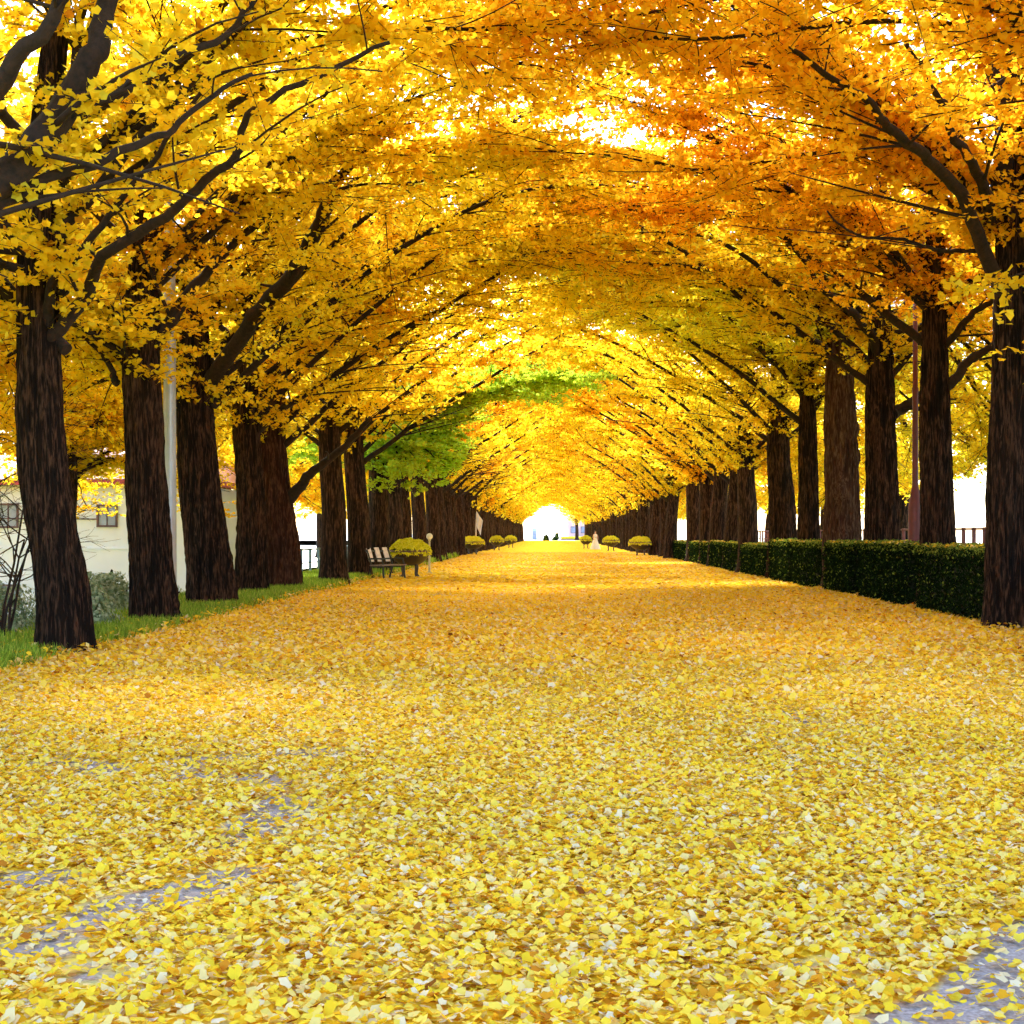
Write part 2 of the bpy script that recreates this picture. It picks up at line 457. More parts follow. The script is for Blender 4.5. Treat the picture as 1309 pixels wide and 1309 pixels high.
# ---- left row, near
x, y = -6.2, 12.0; fd = F / y
lim = [limb_px((x, y), fd, [(-225, 420), (-110, 330), (0, 240), (60, 150), (115, 92), (165, 20), (215, -90), (290, -190)], .22, .05),
       limb_px((x, y), fd, [(85, 125), (150, 98), (210, 82), (290, 22), (380, -30)], .075, .02, [.8, .9, 1.0, 1.1, 1.2]),
       limb_px((x, y), fd, [(-225, 400), (-90, 330), (0, 275), (80, 215), (180, 150), (240, 120), (320, 60)], .085, .02),
       limb_px((x, y), fd, [(-225, 300), (-120, 180), (-20, 100), (60, 20), (140, -90)], .16, .03, [0, -.3, -.5, -.8, -1])]
lim += generic_limbs(101, 1)[6:]
make_tree(x, y, lim, [(0, 0, -.1), (0, 0, 2), (-.1, 0, 5), (.1, 0, 10)], .42, 101, 1, 'nearest left tree, only its thick dark limbs reaching in at the top left corner', rowL, OCH, per=22)

x, y = base_xy(85, 102); y = F / 102
lim = [limb_px((x, y), 102, [(55, 445), (95, 385), (150, 330), (235, 250), (300, 195), (350, 152), (430, 95), (520, 40)], .095, .022, [0, -.3, -.8, -1.4, -1.8, -2, -2.2, -2.4]),
       limb_px((x, y), 102, [(60, 430), (75, 370), (110, 330), (160, 290), (230, 200), (300, 90)], .08, .02, [0, -.3, -.5, -.8, -1.2, -1.8]),
       limb_px((x, y), 102, [(50, 440), (20, 400), (-40, 340), (-120, 300)], .1, .03, [0, .2, .4, .6])] + generic_limbs(102, 1)[3:]
make_tree(x, y, lim, [(0, 0, -.15), (-.06, 0, .8), (-.28, 0, 2.2), (-.36, 0, 3.8), (-.3, 0, 6), (.1, 0, 10)], .33, 102, 1, 'leaning tree with deeply furrowed trunk on the grass by the left edge', rowL, OCH, per=26, flare=.12)

x, y = base_xy(200, 77)
lim = [limb_px((x, y), 77, [(190, 450), (225, 390), (270, 330), (330, 270), (400, 200), (470, 140)], .13, .025, [0, .2, .5, .8, 1.2, 1.6]),
       limb_px((x, y), 77, [(150, 490), (140, 480), (110, 440), (60, 420)], .07, .02, [0, 0, .2, .5])] + generic_limbs(103, 1)[4:]
make_tree(x, y, lim, [(0, 0, -.1), (-.1, 0, 1.2), (-.2, 0, 3), (-.25, 0, 5), (0, 0, 10)], .37, 103, 1, 'thick dark trunk just left of the pale blue grey lamp post', rowL, OCH, flare=.25)

x, y = base_xy(272, 63)
lim = [limb_px((x, y), 63, [(262, 500), (285, 455), (320, 400), (350, 355), (380, 310), (400, 272), (417, 243)], .17, .12, [0, -.8, -1.8, -2.6, -3.4, -3.8, -4.2]),
       limb_px((x, y), 63, [(417, 243), (450, 200), (480, 170), (540, 110)], .1, .02, [-4.2, -4.4, -4.6, -5])] + generic_limbs(104, 1)[1:]
make_tree(x, y, lim, [(0, 0, -.1), (-.08, 0, 1), (-.3, 0, 3), (-.4, 0, 5), (-.3, 0, 9)], .47, 104, 1, 'tree right of the pale lamp post, one thick bare limb slanting up rightwards', rowL, YEL, flare=.2)

x, y = base_xy(322, 53)
make_tree(x, y, generic_limbs(105, 1), [(0, 0, -.1), (0, 0, 2), (-.15, 0, 5), (0, 0, 10)], .39, 105, 1, 'left row trunk half hidden behind the reddish forked trunk', rowL, OCH, hi=True, flare=.15)
x, y = base_xy(360, 49)
lim = [limb_px((x, y), 49, [(368, 640), (385, 618), (410, 590), (440, 572), (480, 540)], .17, .06, [0, -.3, -.5, -.6, -.8])] + generic_limbs(106, 1)
make_tree(x, y, lim, [(0, 0, -.1), (-.05, 0, 1.5), (-.25, 0, 3.2), (-.3, 0, 5), (0, 0, 10)], .50, 106, 1, 'reddish brown trunk with a low limb forking off to the right', rowL, YEL, bark=barkmat('bark_reddish', (.006, .002, .0015), (.038, .013, .008), (.17, .08, .05)), flare=.12)

# ---- right row, near
x, y = 7.5, 16.0
make_tree(x, y, generic_limbs(201, -1, lift=1.5)[1:], [(0, 0, -.1), (0, 0, 3), (0, 0, 6), (-.2, 0, 10)], .45, 201, -1, 'orange leaved tree whose boughs alone reach in at the top right corner', rowR, ORG, per=24)

x, y = base_xy(1296, 82)
lim = [limb_px((x, y), 82, [(1285, 380), (1258, 335), (1235, 270), (1200, 225), (1165, 195), (1130, 165), (1090, 135), (1050, 105), (980, 60)], .13, .03, [0, -.5, -1.2, -1.9, -2.4, -2.8, -3, -3.2, -3.4]),
       limb_px((x, y), 82, [(1265, 290), (1245, 235), (1215, 185), (1178, 122), (1150, 60)], .11, .03, [0, -1.2, -2, -2.6, -3]),
       limb_px((x, y), 82, [(1180, 118), (1200, 125), (1240, 140), (1260, 200)], .04, .03, [-.5, -.4, -.2, 0]),
       limb_px((x, y), 82, [(1255, 320), (1200, 306), (1150, 292), (1100, 275), (1050, 258)], .04, .015, [0, -.2, -.4, -.5, -.6]),
       limb_px((x, y), 82, [(1275, 250), (1280, 150), (1250, 60), (1215, 0), (1190, -60)], .17, .06, [0, -.2, -.3, -.4, -.5])] + generic_limbs(202, -1, lift=1.2)[3:]
make_tree(x, y, lim, [(0, 0, -.1), (0, 0, 2), (.02, 0, 4), (.0, 0, 6), (-.05, 0, 8), (.1, 0, 11)], .44, 202, -1, 'big dark tree at the right edge, standing before the hedge end', rowR, ORG, flare=.12, per=26, tz=5.1)

x, y = base_xy(1198, 64)
lim = [limb_px((x, y), 64, [(1205, 500), (1230, 478), (1255, 462), (1290, 450)], .12, .06, [0, -.1, -.1, 0]),
       limb_px((x, y), 64, [(1195, 460), (1215, 440), (1245, 408), (1270, 385)], .10, .05, [0, -.2, -.3, -.4])] + generic_limbs(203, -1, lift=1.7)
make_tree(x, y, lim, [(0, 0, -.1), (0, 0, 2), (-.05, 0, 5), (0, 0, 10)], .37, 203, -1, 'dark trunk behind the hedge just right of the dark red lamp post', rowR, ORG, flare=.15, tz=5.7)

x, y = base_xy(1128, 54)
lim = [limb_px((x, y), 54, [(1125, 500), (1115, 440), (1090, 400), (1060, 368), (1040, 350), (1010, 320), (960, 280)], .13, .03, [0, -.3, -1, -2, -2.4, -3, -3.6]),
       limb_px((x, y), 54, [(1140, 530), (1160, 512), (1185, 500)], .16, .1, [0, .1, .2])] + generic_limbs(204, -1, lift=1.2)
make_tree(x, y, lim, [(0, 0, -.1), (0, 0, 2), (-.05, 0, 5), (0, 0, 10)], .43, 204, -1, 'dark brown trunk behind the hedge just left of the dark red lamp post', rowR, OCH, flare=.15, tz=5.2)

x, y = base_xy(1076, 48)
lim = [limb_px((x, y), 48, [(1060, 450), (1045, 440), (990, 410), (940, 370), (880, 328), (815, 275), (750, 240)], .09, .025, [-.2, -1.2, -2.6, -3.8, -4.6, -5.4, -6])] + generic_limbs(205, -1, lift=2.2)
make_tree(x, y, lim, [(0, 0, -.1), (0, 0, 2), (-.05, 0, 5), (-.1, 0, 8), (0, 0, 10)], .54, 205, -1, 'paler knotted gnarled trunk, the roughest of the right row, behind the hedge', rowR, GRN, bark=M_bark2, knots=12, flare=.02, tz=6.3)

x, y = base_xy(1034, 42.5)
make_tree(x, y, generic_limbs(206, -1, lift=1.2), [(0, 0, -.1), (0, 0, 2), (-.05, 0, 5), (0, 0, 10)], .35, 206, -1, 'slim dark trunk next left of the pale knotted trunk in the right row', rowR, GRN, flare=.1, tz=5.2)
x, y = base_xy(998, 38.5)
make_tree(x, y, generic_limbs(207, -1, lift=0.6), [(0, 0, -.1), (.05, 0, 2), (-.1, 0, 5), (0, 0, 10)], .48, 207, -1, 'broad dark trunk where the tall hedge steps down, second left of the knotted trunk', rowR, YEL, flare=.1, tz=4.5)

# ---- shared variants (each first placed itself)
VAR = {}
def variant(kind, k, side):
    key = (kind, k, side)
    return VAR.get(key)

def place(px, fd, r, k, side, label, group, color, far=False, xo=None):
    """r: wanted trunk radius"""
    x, y = base_xy(px, fd) if xo is None else (xo, F / fd)
    key = ('far' if far else 'mid', k, side)
    if key not in VAR:
        sd = 300 + k * 7 + (0 if side > 0 else 50) + (500 if far else 0)
        t = make_tree(x, y, generic_limbs(sd, side, n_in=5, n_top=1), [(0, 0, -.1), (random.uniform(-.05, .05), 0, 2), (random.uniform(-.2, .2), 0, 5), (0, 0, 10)], .42, sd, side, label, group, color,
                      hi=False, tz=(4.4 if side > 0 else 3.9) if not far else 3.3, arch=6.85 if not far else 5.1, leaf=.12 if not far else .19, per=24 if not far else 7)
        VAR[key] = t
        return t
    s = random.uniform(.94, 1.06)
    return copy_tree(VAR[key], x, y, random.uniform(-.16, .16), (s * r / .42 if r < .38 else s, s * random.uniform(.95, 1.15), s * random.uniform(.96, 1.05)), label, group, color)

cols = [YEL, OCH, YEL, ORG, YEL]
nearL = [(427, 43.5, 'dark left row trunk standing directly right of the reddish forked trunk, before the river gap'),
         (458, 38.5, 'left row trunk half covered by the dark trunk to the left of the bench'),
         (503, 31, 'left row trunk rising straight behind the flower bowl beside the bench'),
         (517, 28.6, 'left row trunk rising behind the right half of the flower bowl beside the bench'),
         (536, 26.3, 'left row trunk behind the small white globe lamp')]
for k, (px, fd, lab) in enumerate(nearL):
    place(px, fd, .45, k % 3, 1, lab, rowL, cols[k % 5])
nearR = [(957, 33.5, 'right row trunk standing over the lower hedge, right of the yellow gap'),
         (938, 30.5, 'thin trunk half hidden left of the trunk over the lower hedge in the right row')]
for k, (px, fd, lab) in enumerate(nearR):
    place(px, fd, .42, k % 3, -1, lab, rowR, cols[k % 5])

# green leaved tree of the left row
x, y = base_xy(484, 34.5)
def mk_green():
    rs = random.Random(77)
    t = empty('ginkgo_tree', (x, y, 0), 0, 'bright green leaved tree low on the left, its trunk hidden behind the bench backrest', 'tree', rowL)
    ax = [(0, 0, -.1), (0, 0, 2), (0, 0, 5), (0, 0, 10)]
    tr = bpy.data.objects.new('trunk', trunk_mesh(ax, .45, 411, False)); tr.data.materials.append(M_bark); link(tr, t)
    lim = generic_limbs(411, 1)[8:]
    for i in range(11):
        a = rs.uniform(-1.3, .5); z0 = rs.uniform(3.2, 5); L = rs.uniform(2.4, 4.2); zt = rs.uniform(3.2, 5.6)
        lim.append(([(0, 0, z0), (L * .3 * math.cos(a), L * .3 * math.sin(a), z0 + .5), (L * .65 * math.cos(a), L * .65 * math.sin(a), z0 + .5), (L * math.cos(a), L * math.sin(a), zt - .9)], .07, .015))
    for i in range(9):
        L = rs.uniform(2.5, 7.5); yy = rs.uniform(-3, 2)
        lim.append(([(0, 0, 4.5), (L * .3, yy * .3, 6.0), (L * .65, yy * .7, 6.8), (L, yy, 7.0)], .08, .015))
    fl_ = lambda p: np.where(p[:, 0] > -.5, 2.5 + 3.3 * smoothstep((p[:, 0] - 1.6) / 3.5), 3.4)
    b_, c_ = crown_meshes(lim, 411, .13, 30, 1, trunk_axis=ax, floor_fn=fl_)
    b = bpy.data.objects.new('branches', b_); b_.materials.append(M_twig); link(b, t)
    c = bpy.data.objects.new('crown', c_); c_.materials.append(M_leaf); c.color = (*LIME, 1); link(c, t)
mk_green()

# receding rows
d = 74.0; k = 0
while d < 292:
    far = d > 105
    lab = 'dark trunk of the distant left row, merging towards the far end of the path'
    place(0, F / d, .42, k % 3, 1, lab, 'distant ginkgo trees of the left row', cols[(k * 2) % 5], far, xo=-6.25 + random.uniform(-.2, .2))
    d += 5.6; k += 1
d = 64.5; k = 0
spots = [(918, 28), (904, 26.2), (888, 24.3), (858, 21.5)]
labsR = ['rightmost of three trunks standing close together behind the low hedge', 'middle trunk of three standing close together behind the low hedge', 'leftmost trunk of three close together behind the low hedge', 'large dark trunk at the left end of the low hedge']
for k, (px, fd) in enumerate(spots):
    place(px, fd, .42 if k < 3 else .5, (k + 1) % 3, -1, labsR[k], rowR, cols[(k + 2) % 5])
d = 89.0; k = 0
while d < 292:
    far = d > 105
    place(0, F / d, .42, k % 3, -1, 'dark trunk of the distant right row, merging towards the far end of the path', 'distant ginkgo trees of the right row', cols[(k * 2 + 1) % 5], far, xo=7.15 + random.uniform(-.2, .2))
    d += 5.6; k += 1

copy_tree(VAR[('far', 0, -1)], 5.6, 309, .1, (1, 1, .95), 'yellow tree hanging over the pinkish building at the far end', None, YEL)
# trees beyond the rows, outside
for k, (xx, yy, s) in enumerate([(-13.5, 30, .85), (-11.55, 33.3, .8), (-12.5, 19, 1.0), (-10.8, 24.5, 1.0), (-13, 14, 1.05), (-18, 35, .85), (-15.5, 50, .95), (-14.5, 62, .9), (-15.2, 76, .9), (-15, 92, .95), (-15, 112, 1), (-15, 138, 1)]):
    c = copy_tree(VAR[('mid', k % 3, 1)], xx, yy, random.uniform(0, 6), (s, s, s * (.82 if yy > 32 else 1.1)), 'yellow tree standing behind the left row, seen between its trunks', 'yellow trees behind the left row', cols[(k + 3) % 5])
for k, (xx, yy, s) in enumerate([(12.8, 25.5, 1.05), (13.6, 20, 1.1), (13.4, 32, 1.0), (15.5, 40, .9), (18.5, 52, .9), (16.5, 66, .95), (16, 82, 1), (15.5, 100, 1), (15, 120, 1)]):
    copy_tree(VAR[('mid', k % 3, -1)], xx, yy, random.uniform(0, 6), (s, s, s * (.82 if yy > 35 else 1.12)), 'yellow tree standing behind the right row, seen between its trunks', 'yellow trees behind the right row', cols[k % 2])

# ------------------------------------------------------------------ ground
def groundmat():
    m, nt, out = newmat('ground_earth')
    geo = N(nt, 'ShaderNodeNewGeometry')
    no = N(nt, 'ShaderNodeTexNoise', inp={'Scale': .9, 'Detail': 8.0}); nt.links.new(geo.outputs['Position'], no.inputs['Vector'])
    n2 = N(nt, 'ShaderNodeTexNoise', inp={'Scale': 14.0, 'Detail': 6.0}); nt.links.new(geo.outputs['Position'], n2.inputs['Vector'])
    a = ramp(nt, n2.outputs['Fac'], [(.35, (.07, .13, .025)), (.65, (.20, .30, .05))])
    b = ramp(nt, n2.outputs['Fac'], [(.35, (.45, .30, .03)), (.65, (.75, .55, .06))])
    f = ramp(nt, no.outputs['Fac'], [(.45, (0, 0, 0)), (.6, (1, 1, 1))])
    c = mixc(nt, a, b, f)
    s = N(nt, 'ShaderNodeBsdfDiffuse'); nt.links.new(c, s.inputs[0])
    bp = N(nt, 'ShaderNodeBump', inp={'Strength': .6, 'Distance': .05}); nt.links.new(n2.outputs['Fac'], bp.inputs['Height']); nt.links.new(bp.outputs[0], s.inputs['Normal'])
    nt.links.new(s.outputs[0], out.inputs[0]); return m

def littermat():
    """leaf carpet: overlapping leaf-sized cells in mixed yellows, paving showing in worn gaps"""
    m, nt, out = newmat('leaf_litter')
    geo = N(nt, 'ShaderNodeNewGeometry')
    dn = N(nt, 'ShaderNodeTexNoise', inp={'Scale': 9.0, 'Detail': 3.0}); nt.links.new(geo.outputs['Position'], dn.inputs['Vector'])
    ad = N(nt, 'ShaderNodeVectorMath', operation='MULTIPLY_ADD'); nt.links.new(dn.outputs['Color'], ad.inputs[0]); ad.inputs[1].default_value = (.08, .08, 0); nt.links.new(geo.outputs['Position'], ad.inputs[2])
    vo = N(nt, 'ShaderNodeTexVoronoi', voronoi_dimensions='2D', inp={'Scale': 17.0}); nt.links.new(ad.outputs[0], vo.inputs['Vector'])
    sx = N(nt, 'ShaderNodeSeparateColor'); nt.links.new(vo.outputs['Color'], sx.inputs[0])
    c = ramp(nt, sx.outputs[0], [(0, (.30, .14, .02)), (.07, (.75, .36, .02)), (.2, (.90, .58, .03)), (.45, (.93, .71, .035)), (.75, (.93, .75, .06)), (1, (.90, .72, .2))])
    big = N(nt, 'ShaderNodeTexNoise', inp={'Scale': .55, 'Detail': 5.0}); nt.links.new(geo.outputs['Position'], big.inputs['Vector'])
    k = ramp(nt, big.outputs['Fac'], [(.35, (1, .86, .8)), (.6, (1, 1, 1))]); c = mixc(nt, c, k, 1.0, 'MULTIPLY')
    # bare paving
    pv = N(nt, 'ShaderNodeTexNoise', inp={'Scale': 60.0, 'Detail': 6.0}); nt.links.new(geo.outputs['Position'], pv.inputs['Vector'])
    pc = ramp(nt, pv.outputs['Fac'], [(.3, (.28, .23, .21)), (.7, (.54, .47, .44))])
    g = N(nt, 'ShaderNodeAttribute', attribute_name='vary')
    gm = ramp(nt, g.outputs['Fac'], [(.33, (0, 0, 0)), (.42, (1, 1, 1))])
    c = mixc(nt, c, pc, gm)
    s = N(nt, 'ShaderNodeBsdfDiffuse'); nt.links.new(c, s.inputs[0])
    bp = N(nt, 'ShaderNodeBump', inp={'Strength': .9, 'Distance': .03}); nt.links.new(sx.outputs[1], bp.inputs['Height']); nt.links.new(bp.outputs[0], s.inputs['Normal'])
    nt.links.new(s.outputs[0], out.inputs[0]); return m

def leaf_gap(X, Y):
    v = np.empty(len(X))
    for i in range(len(X)):
        v[i] = mnoise.noise(Vector((X[i] * .75, Y[i] * .55, 3.3))) + .5 * mnoise.noise(Vector((X[i] * 2.3, Y[i] * 1.7, 9.1)))
    return v
def sheet(name, xs, ys, zf, mat, kind='structure', att=None):
    X, Y = np.meshgrid(xs, ys); Z = zf(X, Y)
    V = np.stack([X, Y, Z], -1).reshape(-1, 3); nx = len(xs); ny = len(ys)
    i = np.arange(ny - 1)[:, None] * nx; j = np.arange(nx - 1)[None]
    f = np.stack([i + j, i + j + 1, i + nx + j + 1, i + nx + j], -1).reshape(-1, 4)
    mb = MB(); mb.add(V, f, att(V) if att else None); o = mb.build(name, mat, smooth=True); tag(o, kind=kind); return o

def gz(X, Y):
    return np.where(X < -8.2, -1.2 * smoothstep((-8.2 - X) / 3.0), 0.0) - .012
sheet('ground', np.concatenate([[-4000, -800, -200, -60, -30, -16], np.linspace(-12, -7, 21), [0, 9, 20, 60, 300, 4000]]), np.array([-300, -20, 0, 20, 50, 100, 200, 400, 1200, 6000]), gz, groundmat())
path = sheet('path', np.linspace(-6.15, 7.4, 96), np.concatenate([np.arange(-8, 30, .15), np.linspace(30.1, 302, 200)]), lambda X, Y: .0 * X, littermat(), att=lambda V: leaf_gap(V[:, 0], V[:, 1]) - np.clip((V[:, 1] - 9) / 10, 0, .5))
M_plaza = plain('pale_paving', (.62, .60, .58), .8, scale=2)
sheet('plaza', np.linspace(-420, 420, 5), np.linspace(302, 5600, 5), lambda X, Y: 0 * X, M_plaza)

# river on the left, pale
m, nt, out = newmat('river_water')
b = N(nt, 'ShaderNodeBsdfPrincipled', inp={'Base Color': (.35, .45, .50, 1), 'Roughness': .12})
geo = N(nt, 'ShaderNodeNewGeometry'); no = N(nt, 'ShaderNodeTexNoise', inp={'Scale': 1.5, 'Detail': 5.0}); nt.links.new(geo.outputs['Position'], no.inputs['Vector'])
bp = N(nt, 'ShaderNodeBump', inp={'Strength': .25, 'Distance': .05}); nt.links.new(no.outputs['Fac'], bp.inputs['Height']); nt.links.new(bp.outputs[0], b.inputs['Normal'])
nt.links.new(b.outputs[0], out.inputs[0])
sheet('river', np.array([-3900, -300, -17.5]), np.array([52, 200, 5900]), lambda X, Y: 0 * X - 1.0, m)
sheet('river', np.array([21.0, 300, 3900]), np.array([-20, 200, 5900]), lambda X, Y: 0 * X + .02, m)

# fallen leaves: individually modelled near the camera
def scatter(n, y0, y1, smin, smax, xl, xr, seed, hw=.48, lift=.03, tl=.34):
    rs = np.random.default_rng(seed)
    Y = y0 + (y1 - y0) * np.sqrt(rs.uniform((y0 / y1) ** 2 if y1 < 20 else .0, 1, n)) if False else np.sqrt(rs.uniform(y0 ** 2, y1 ** 2, n))
    X = rs.uniform(-1, 1, n) * (Y * hw + 1.2)
    X = np.where((X < xl) | (X > xr), rs.uniform(xl, xr, n), X)
    Y = Y + rs.normal(0, .9, n)
    g = leaf_gap(X, Y)
    g = g - np.clip((Y - 9) / 10, 0, .5)
    keep = (g < .34 + rs.normal(0, .05, n)) | (rs.uniform(0, 1, n) < .22)
    keep &= (X > xl + .35 * rs.normal(0, 1, n) * .6)
    X = X[keep]; Y = Y[keep]; n = len(X)
    Z = rs.uniform(.004, lift, n)
    s = rs.uniform(smin, smax, n)
    yaw = rs.uniform(0, 2 * PI, n)
    tilt = rs.normal(0, tl, n); roll = rs.normal(0, tl, n); curl = rs.uniform(-.05, .22, n)
    B = np.array([[0, 0, 0], [.5, .42, 0], [.30, .88, 0], [0, .78, 0], [-.30, .88, 0], [-.5, .42, 0]])
    P = np.repeat(B[None], n, 0)
    P[:, :, 1] -= .45
    P[:, :, 2] = (np.abs(B[:, 0])[None] * curl[:, None] * 2) + P[:, :, 0] * tilt[:, None] + P[:, :, 1] * roll[:, None]
    P[:, :, 2] -= P[:, :, 2].min(1, keepdims=True) * .8
    P *= s[:, None, None]
    c, sn = np.cos(yaw)[:, None], np.sin(yaw)[:, None]
    xx = P[:, :, 0] * c - P[:, :, 1] * sn; yy = P[:, :, 0] * sn + P[:, :, 1] * c
    V = np.stack([xx + X[:, None], yy + Y[:, None], P[:, :, 2] + Z[:, None]], -1).reshape(-1, 3)
    base = np.arange(n)[:, None] * 6
    f = np.concatenate([base + np.array([0, 1, 2, 3]), base + np.array([0, 3, 4, 5])])
    val = np.clip(rs.beta(1.7, 1.35, n), 0, 1)
    return V, f, np.repeat(val, 6)
mb = MB()
mb.add(*scatter(470000, 3.9, 15, .022, .052, -6.0, 7.3, 5, tl=.30))
mb.add(*scatter(190000, 12, 36, .042, .085, -6.1, 7.6, 6))
mb.add(*scatter(60000, 36, 110, .09, .16, -6.1, 7.3, 8, lift=.03, tl=.10))
def verge(n, seed):
    V, f, a = scatter(n, 13, 70, .05, .10, -10.0, -5.9, seed, hw=0.0, lift=.10)
    return V, f, a
_gl = leaf_gap
vv = verge(26000, 12); V_ = vv[0].copy(); V_[:, 2] += gz(V_[:, 0], V_[:, 1]) + .02; mb.add(V_, vv[1], vv[2])
LEAFMB = mb

# grass verge on the left
def grass(n, x0, x1, y0, y1, seed):
    rs = np.random.default_rng(seed)
    Y = y0 + (y1 - y0) * rs.uniform(0, 1, n) ** 1.5
    X = rs.uniform(x0, x1, n) + rs.normal(0, .12, n)
    zb = gz(X, Y)
    h = rs.uniform(.05, .16, n) * (1 + Y / 60); w = rs.uniform(.006, .012, n) * (1 + Y / 25)
    yaw = rs.uniform(0, 2 * PI, n); lx = rs.normal(0, .05, n); ly = rs.normal(0, .05, n)
    a = np.stack([X - np.cos(yaw) * w, Y - np.sin(yaw) * w, zb], -1); b = np.stack([X + np.cos(yaw) * w, Y + np.sin(yaw) * w, zb], -1)
    c = np.stack([X + lx, Y + ly, zb + h], -1)
    V = np.stack([a, b, c], 1).reshape(-1, 3)
    return V, np.arange(3 * n).reshape(-1, 3), np.repeat(rs.uniform(0, 1, n), 3)
mb = MB(); mb.add(*grass(130000, -9.5, -6.2, 13, 75, 3)); mb.add(*grass(40000, -6.9, -6.1, 14, 90, 4))
g = mb.build('grass', M_grass); tag(g, 'bright green grass strip along the foot of the left tree row', 'grass', kind='stuff')

# ------------------------------------------------------------------ hedges
def leafcloud(mb, P, nrm, size, seed, vary=None, jitter=.6):
    rs = np.random.default_rng(seed); K = len(P)
    n = nrm + rs.normal(0, jitter, (K, 3)); n /= np.linalg.norm(n, axis=1, keepdims=True)
    ax = rs.normal(0, 1, (K, 3)); ax -= (ax * n).sum(1, keepdims=True) * n; ax /= np.linalg.norm(ax, axis=1, keepdims=True) + 1e-9
    bx = np.cross(n, ax); s = (size * rs.uniform(.7, 1.3, K))[:, None]
    V = np.stack([P - ax * s * .5, P + bx * s * .35, P + ax * s * .5, P - bx * s * .35], 1).reshape(-1, 3)
    val = rs.uniform(0, 1, K) if vary is None else vary
    mb.add(V, np.arange(4 * K).reshape(-1, 4), np.repeat(val, 4))

def hedge(x0, x1, y0, y1, h, label, seed, size=.05, dens=1400, group='clipped hedge sections of the right row'):
    rs = np.random.default_rng(seed)
    t = empty('hedge', ((x0 + x1) / 2, (y0 + y1) / 2, 0), 0, label, 'hedge', group)
    w, l = x1 - x0, y1 - y0
    co = MB(); co.box((0, 0, h * .48), (w * .84, l * .96, h * .9), bevel=.06); co.build('hedge_core', M_hedgecore, t)
    mb = MB()
    faces = [(l * h, 0), (l * h, 1), (l * w, 2), (w * h, 3), (w * h, 4)]
    for area, k in faces:
        n = int(area * dens)
        a, b = rs.uniform(-.5, .5, n), rs.uniform(-.5, .5, n); dp = np.abs(rs.normal(0, .035, n))
        if k == 0: P = np.stack([-w / 2 + dp, a * l, (b + .5) * h], -1); nn = (-1, 0, .2)
        if k == 1: P = np.stack([w / 2 - dp, a * l, (b + .5) * h], -1); nn = (1, 0, .2)
        if k == 2: P = np.stack([a * w, b * l, h - dp], -1); nn = (0, 0, 1)
        if k == 3: P = np.stack([a * w, -l / 2 + dp, (b + .5) * h], -1); nn = (0, -1, .2)
        if k == 4: P = np.stack([a * w, l / 2 - dp, (b + .5) * h], -1); nn = (0, 1, .2)
        bumpy = np.array([mnoise.noise(Vector((p[0] * 3 + seed, (p[1]) * 3, p[2] * 3))) for p in P[::4]])
        bumpy = np.repeat(bumpy, 4)[:n] if len(bumpy) * 4 >= n else np.resize(bumpy, n)
        P = P + np.array(nn) * (bumpy * .17)[:, None]
        vary = np.clip(rs.beta(1.2, 2.2, n) + (.35 if k == 2 else 0) + (P[:, 2] > h * .9) * .25 + bumpy * .3, 0, 1)  # top leaves coloured lighter: new growth, plus sunlight from above painted in
        leafcloud(mb, P, np.array(nn, float)[None] * np.ones((n, 1)), size, seed + k, vary)
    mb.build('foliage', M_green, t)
    return t

treesR_y = [F / 82, F / 64, F / 54, F / 48, F / 42.5, F / 38.5, F / 33.5, F / 30.5, F / 28, F / 26.2, F / 24.3, F / 21.5]
hl = ['tall hedge block directly left of the dark right edge tree',
      'tall hedge block below the dark red lamp post, between two dark trunks',
      'hedge block with bright top directly right of the knotted trunk',
      'hedge block directly left of the pale knotted trunk',
      'hedge block between the slim dark trunk and the broad dark trunk',
      'lower shaded hedge block left of the broad dark trunk',
      'small hedge block under the thin half hidden trunk',
      'hedge block just left of the thin half hidden trunk', 'low hedge block under the narrow bright gap between trunks',
      'low hedge block at the foot of the three close trunks', 'last low hedge block right of the large dark trunk']
HEDGES = []
for k in range(len(treesR_y) - 1):
    y0, y1 = treesR_y[k] + .42, treesR_y[k + 1] - .42
    hx = random.uniform(-.06, .06)
    h = 1.27 if k < 5 else (1.12 if k < 8 else 1.05)
    HEDGES.append((7.2 + hx, 8.3 + hx, y0, y1, h := h + random.uniform(-.05, .03)))
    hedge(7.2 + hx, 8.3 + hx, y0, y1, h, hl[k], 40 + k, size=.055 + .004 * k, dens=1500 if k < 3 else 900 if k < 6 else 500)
hedge(7.75, 8.8, 16.6, treesR_y[0] - .45, 1.25, 'nearest hedge block running out of the frame past the right edge tree', 39, dens=700)
hedge(8.0, 8.9, treesR_y[0] - .3, treesR_y[0] + .6, 1.24, 'short hedge piece behind the dark right edge tree', 38, dens=1200)

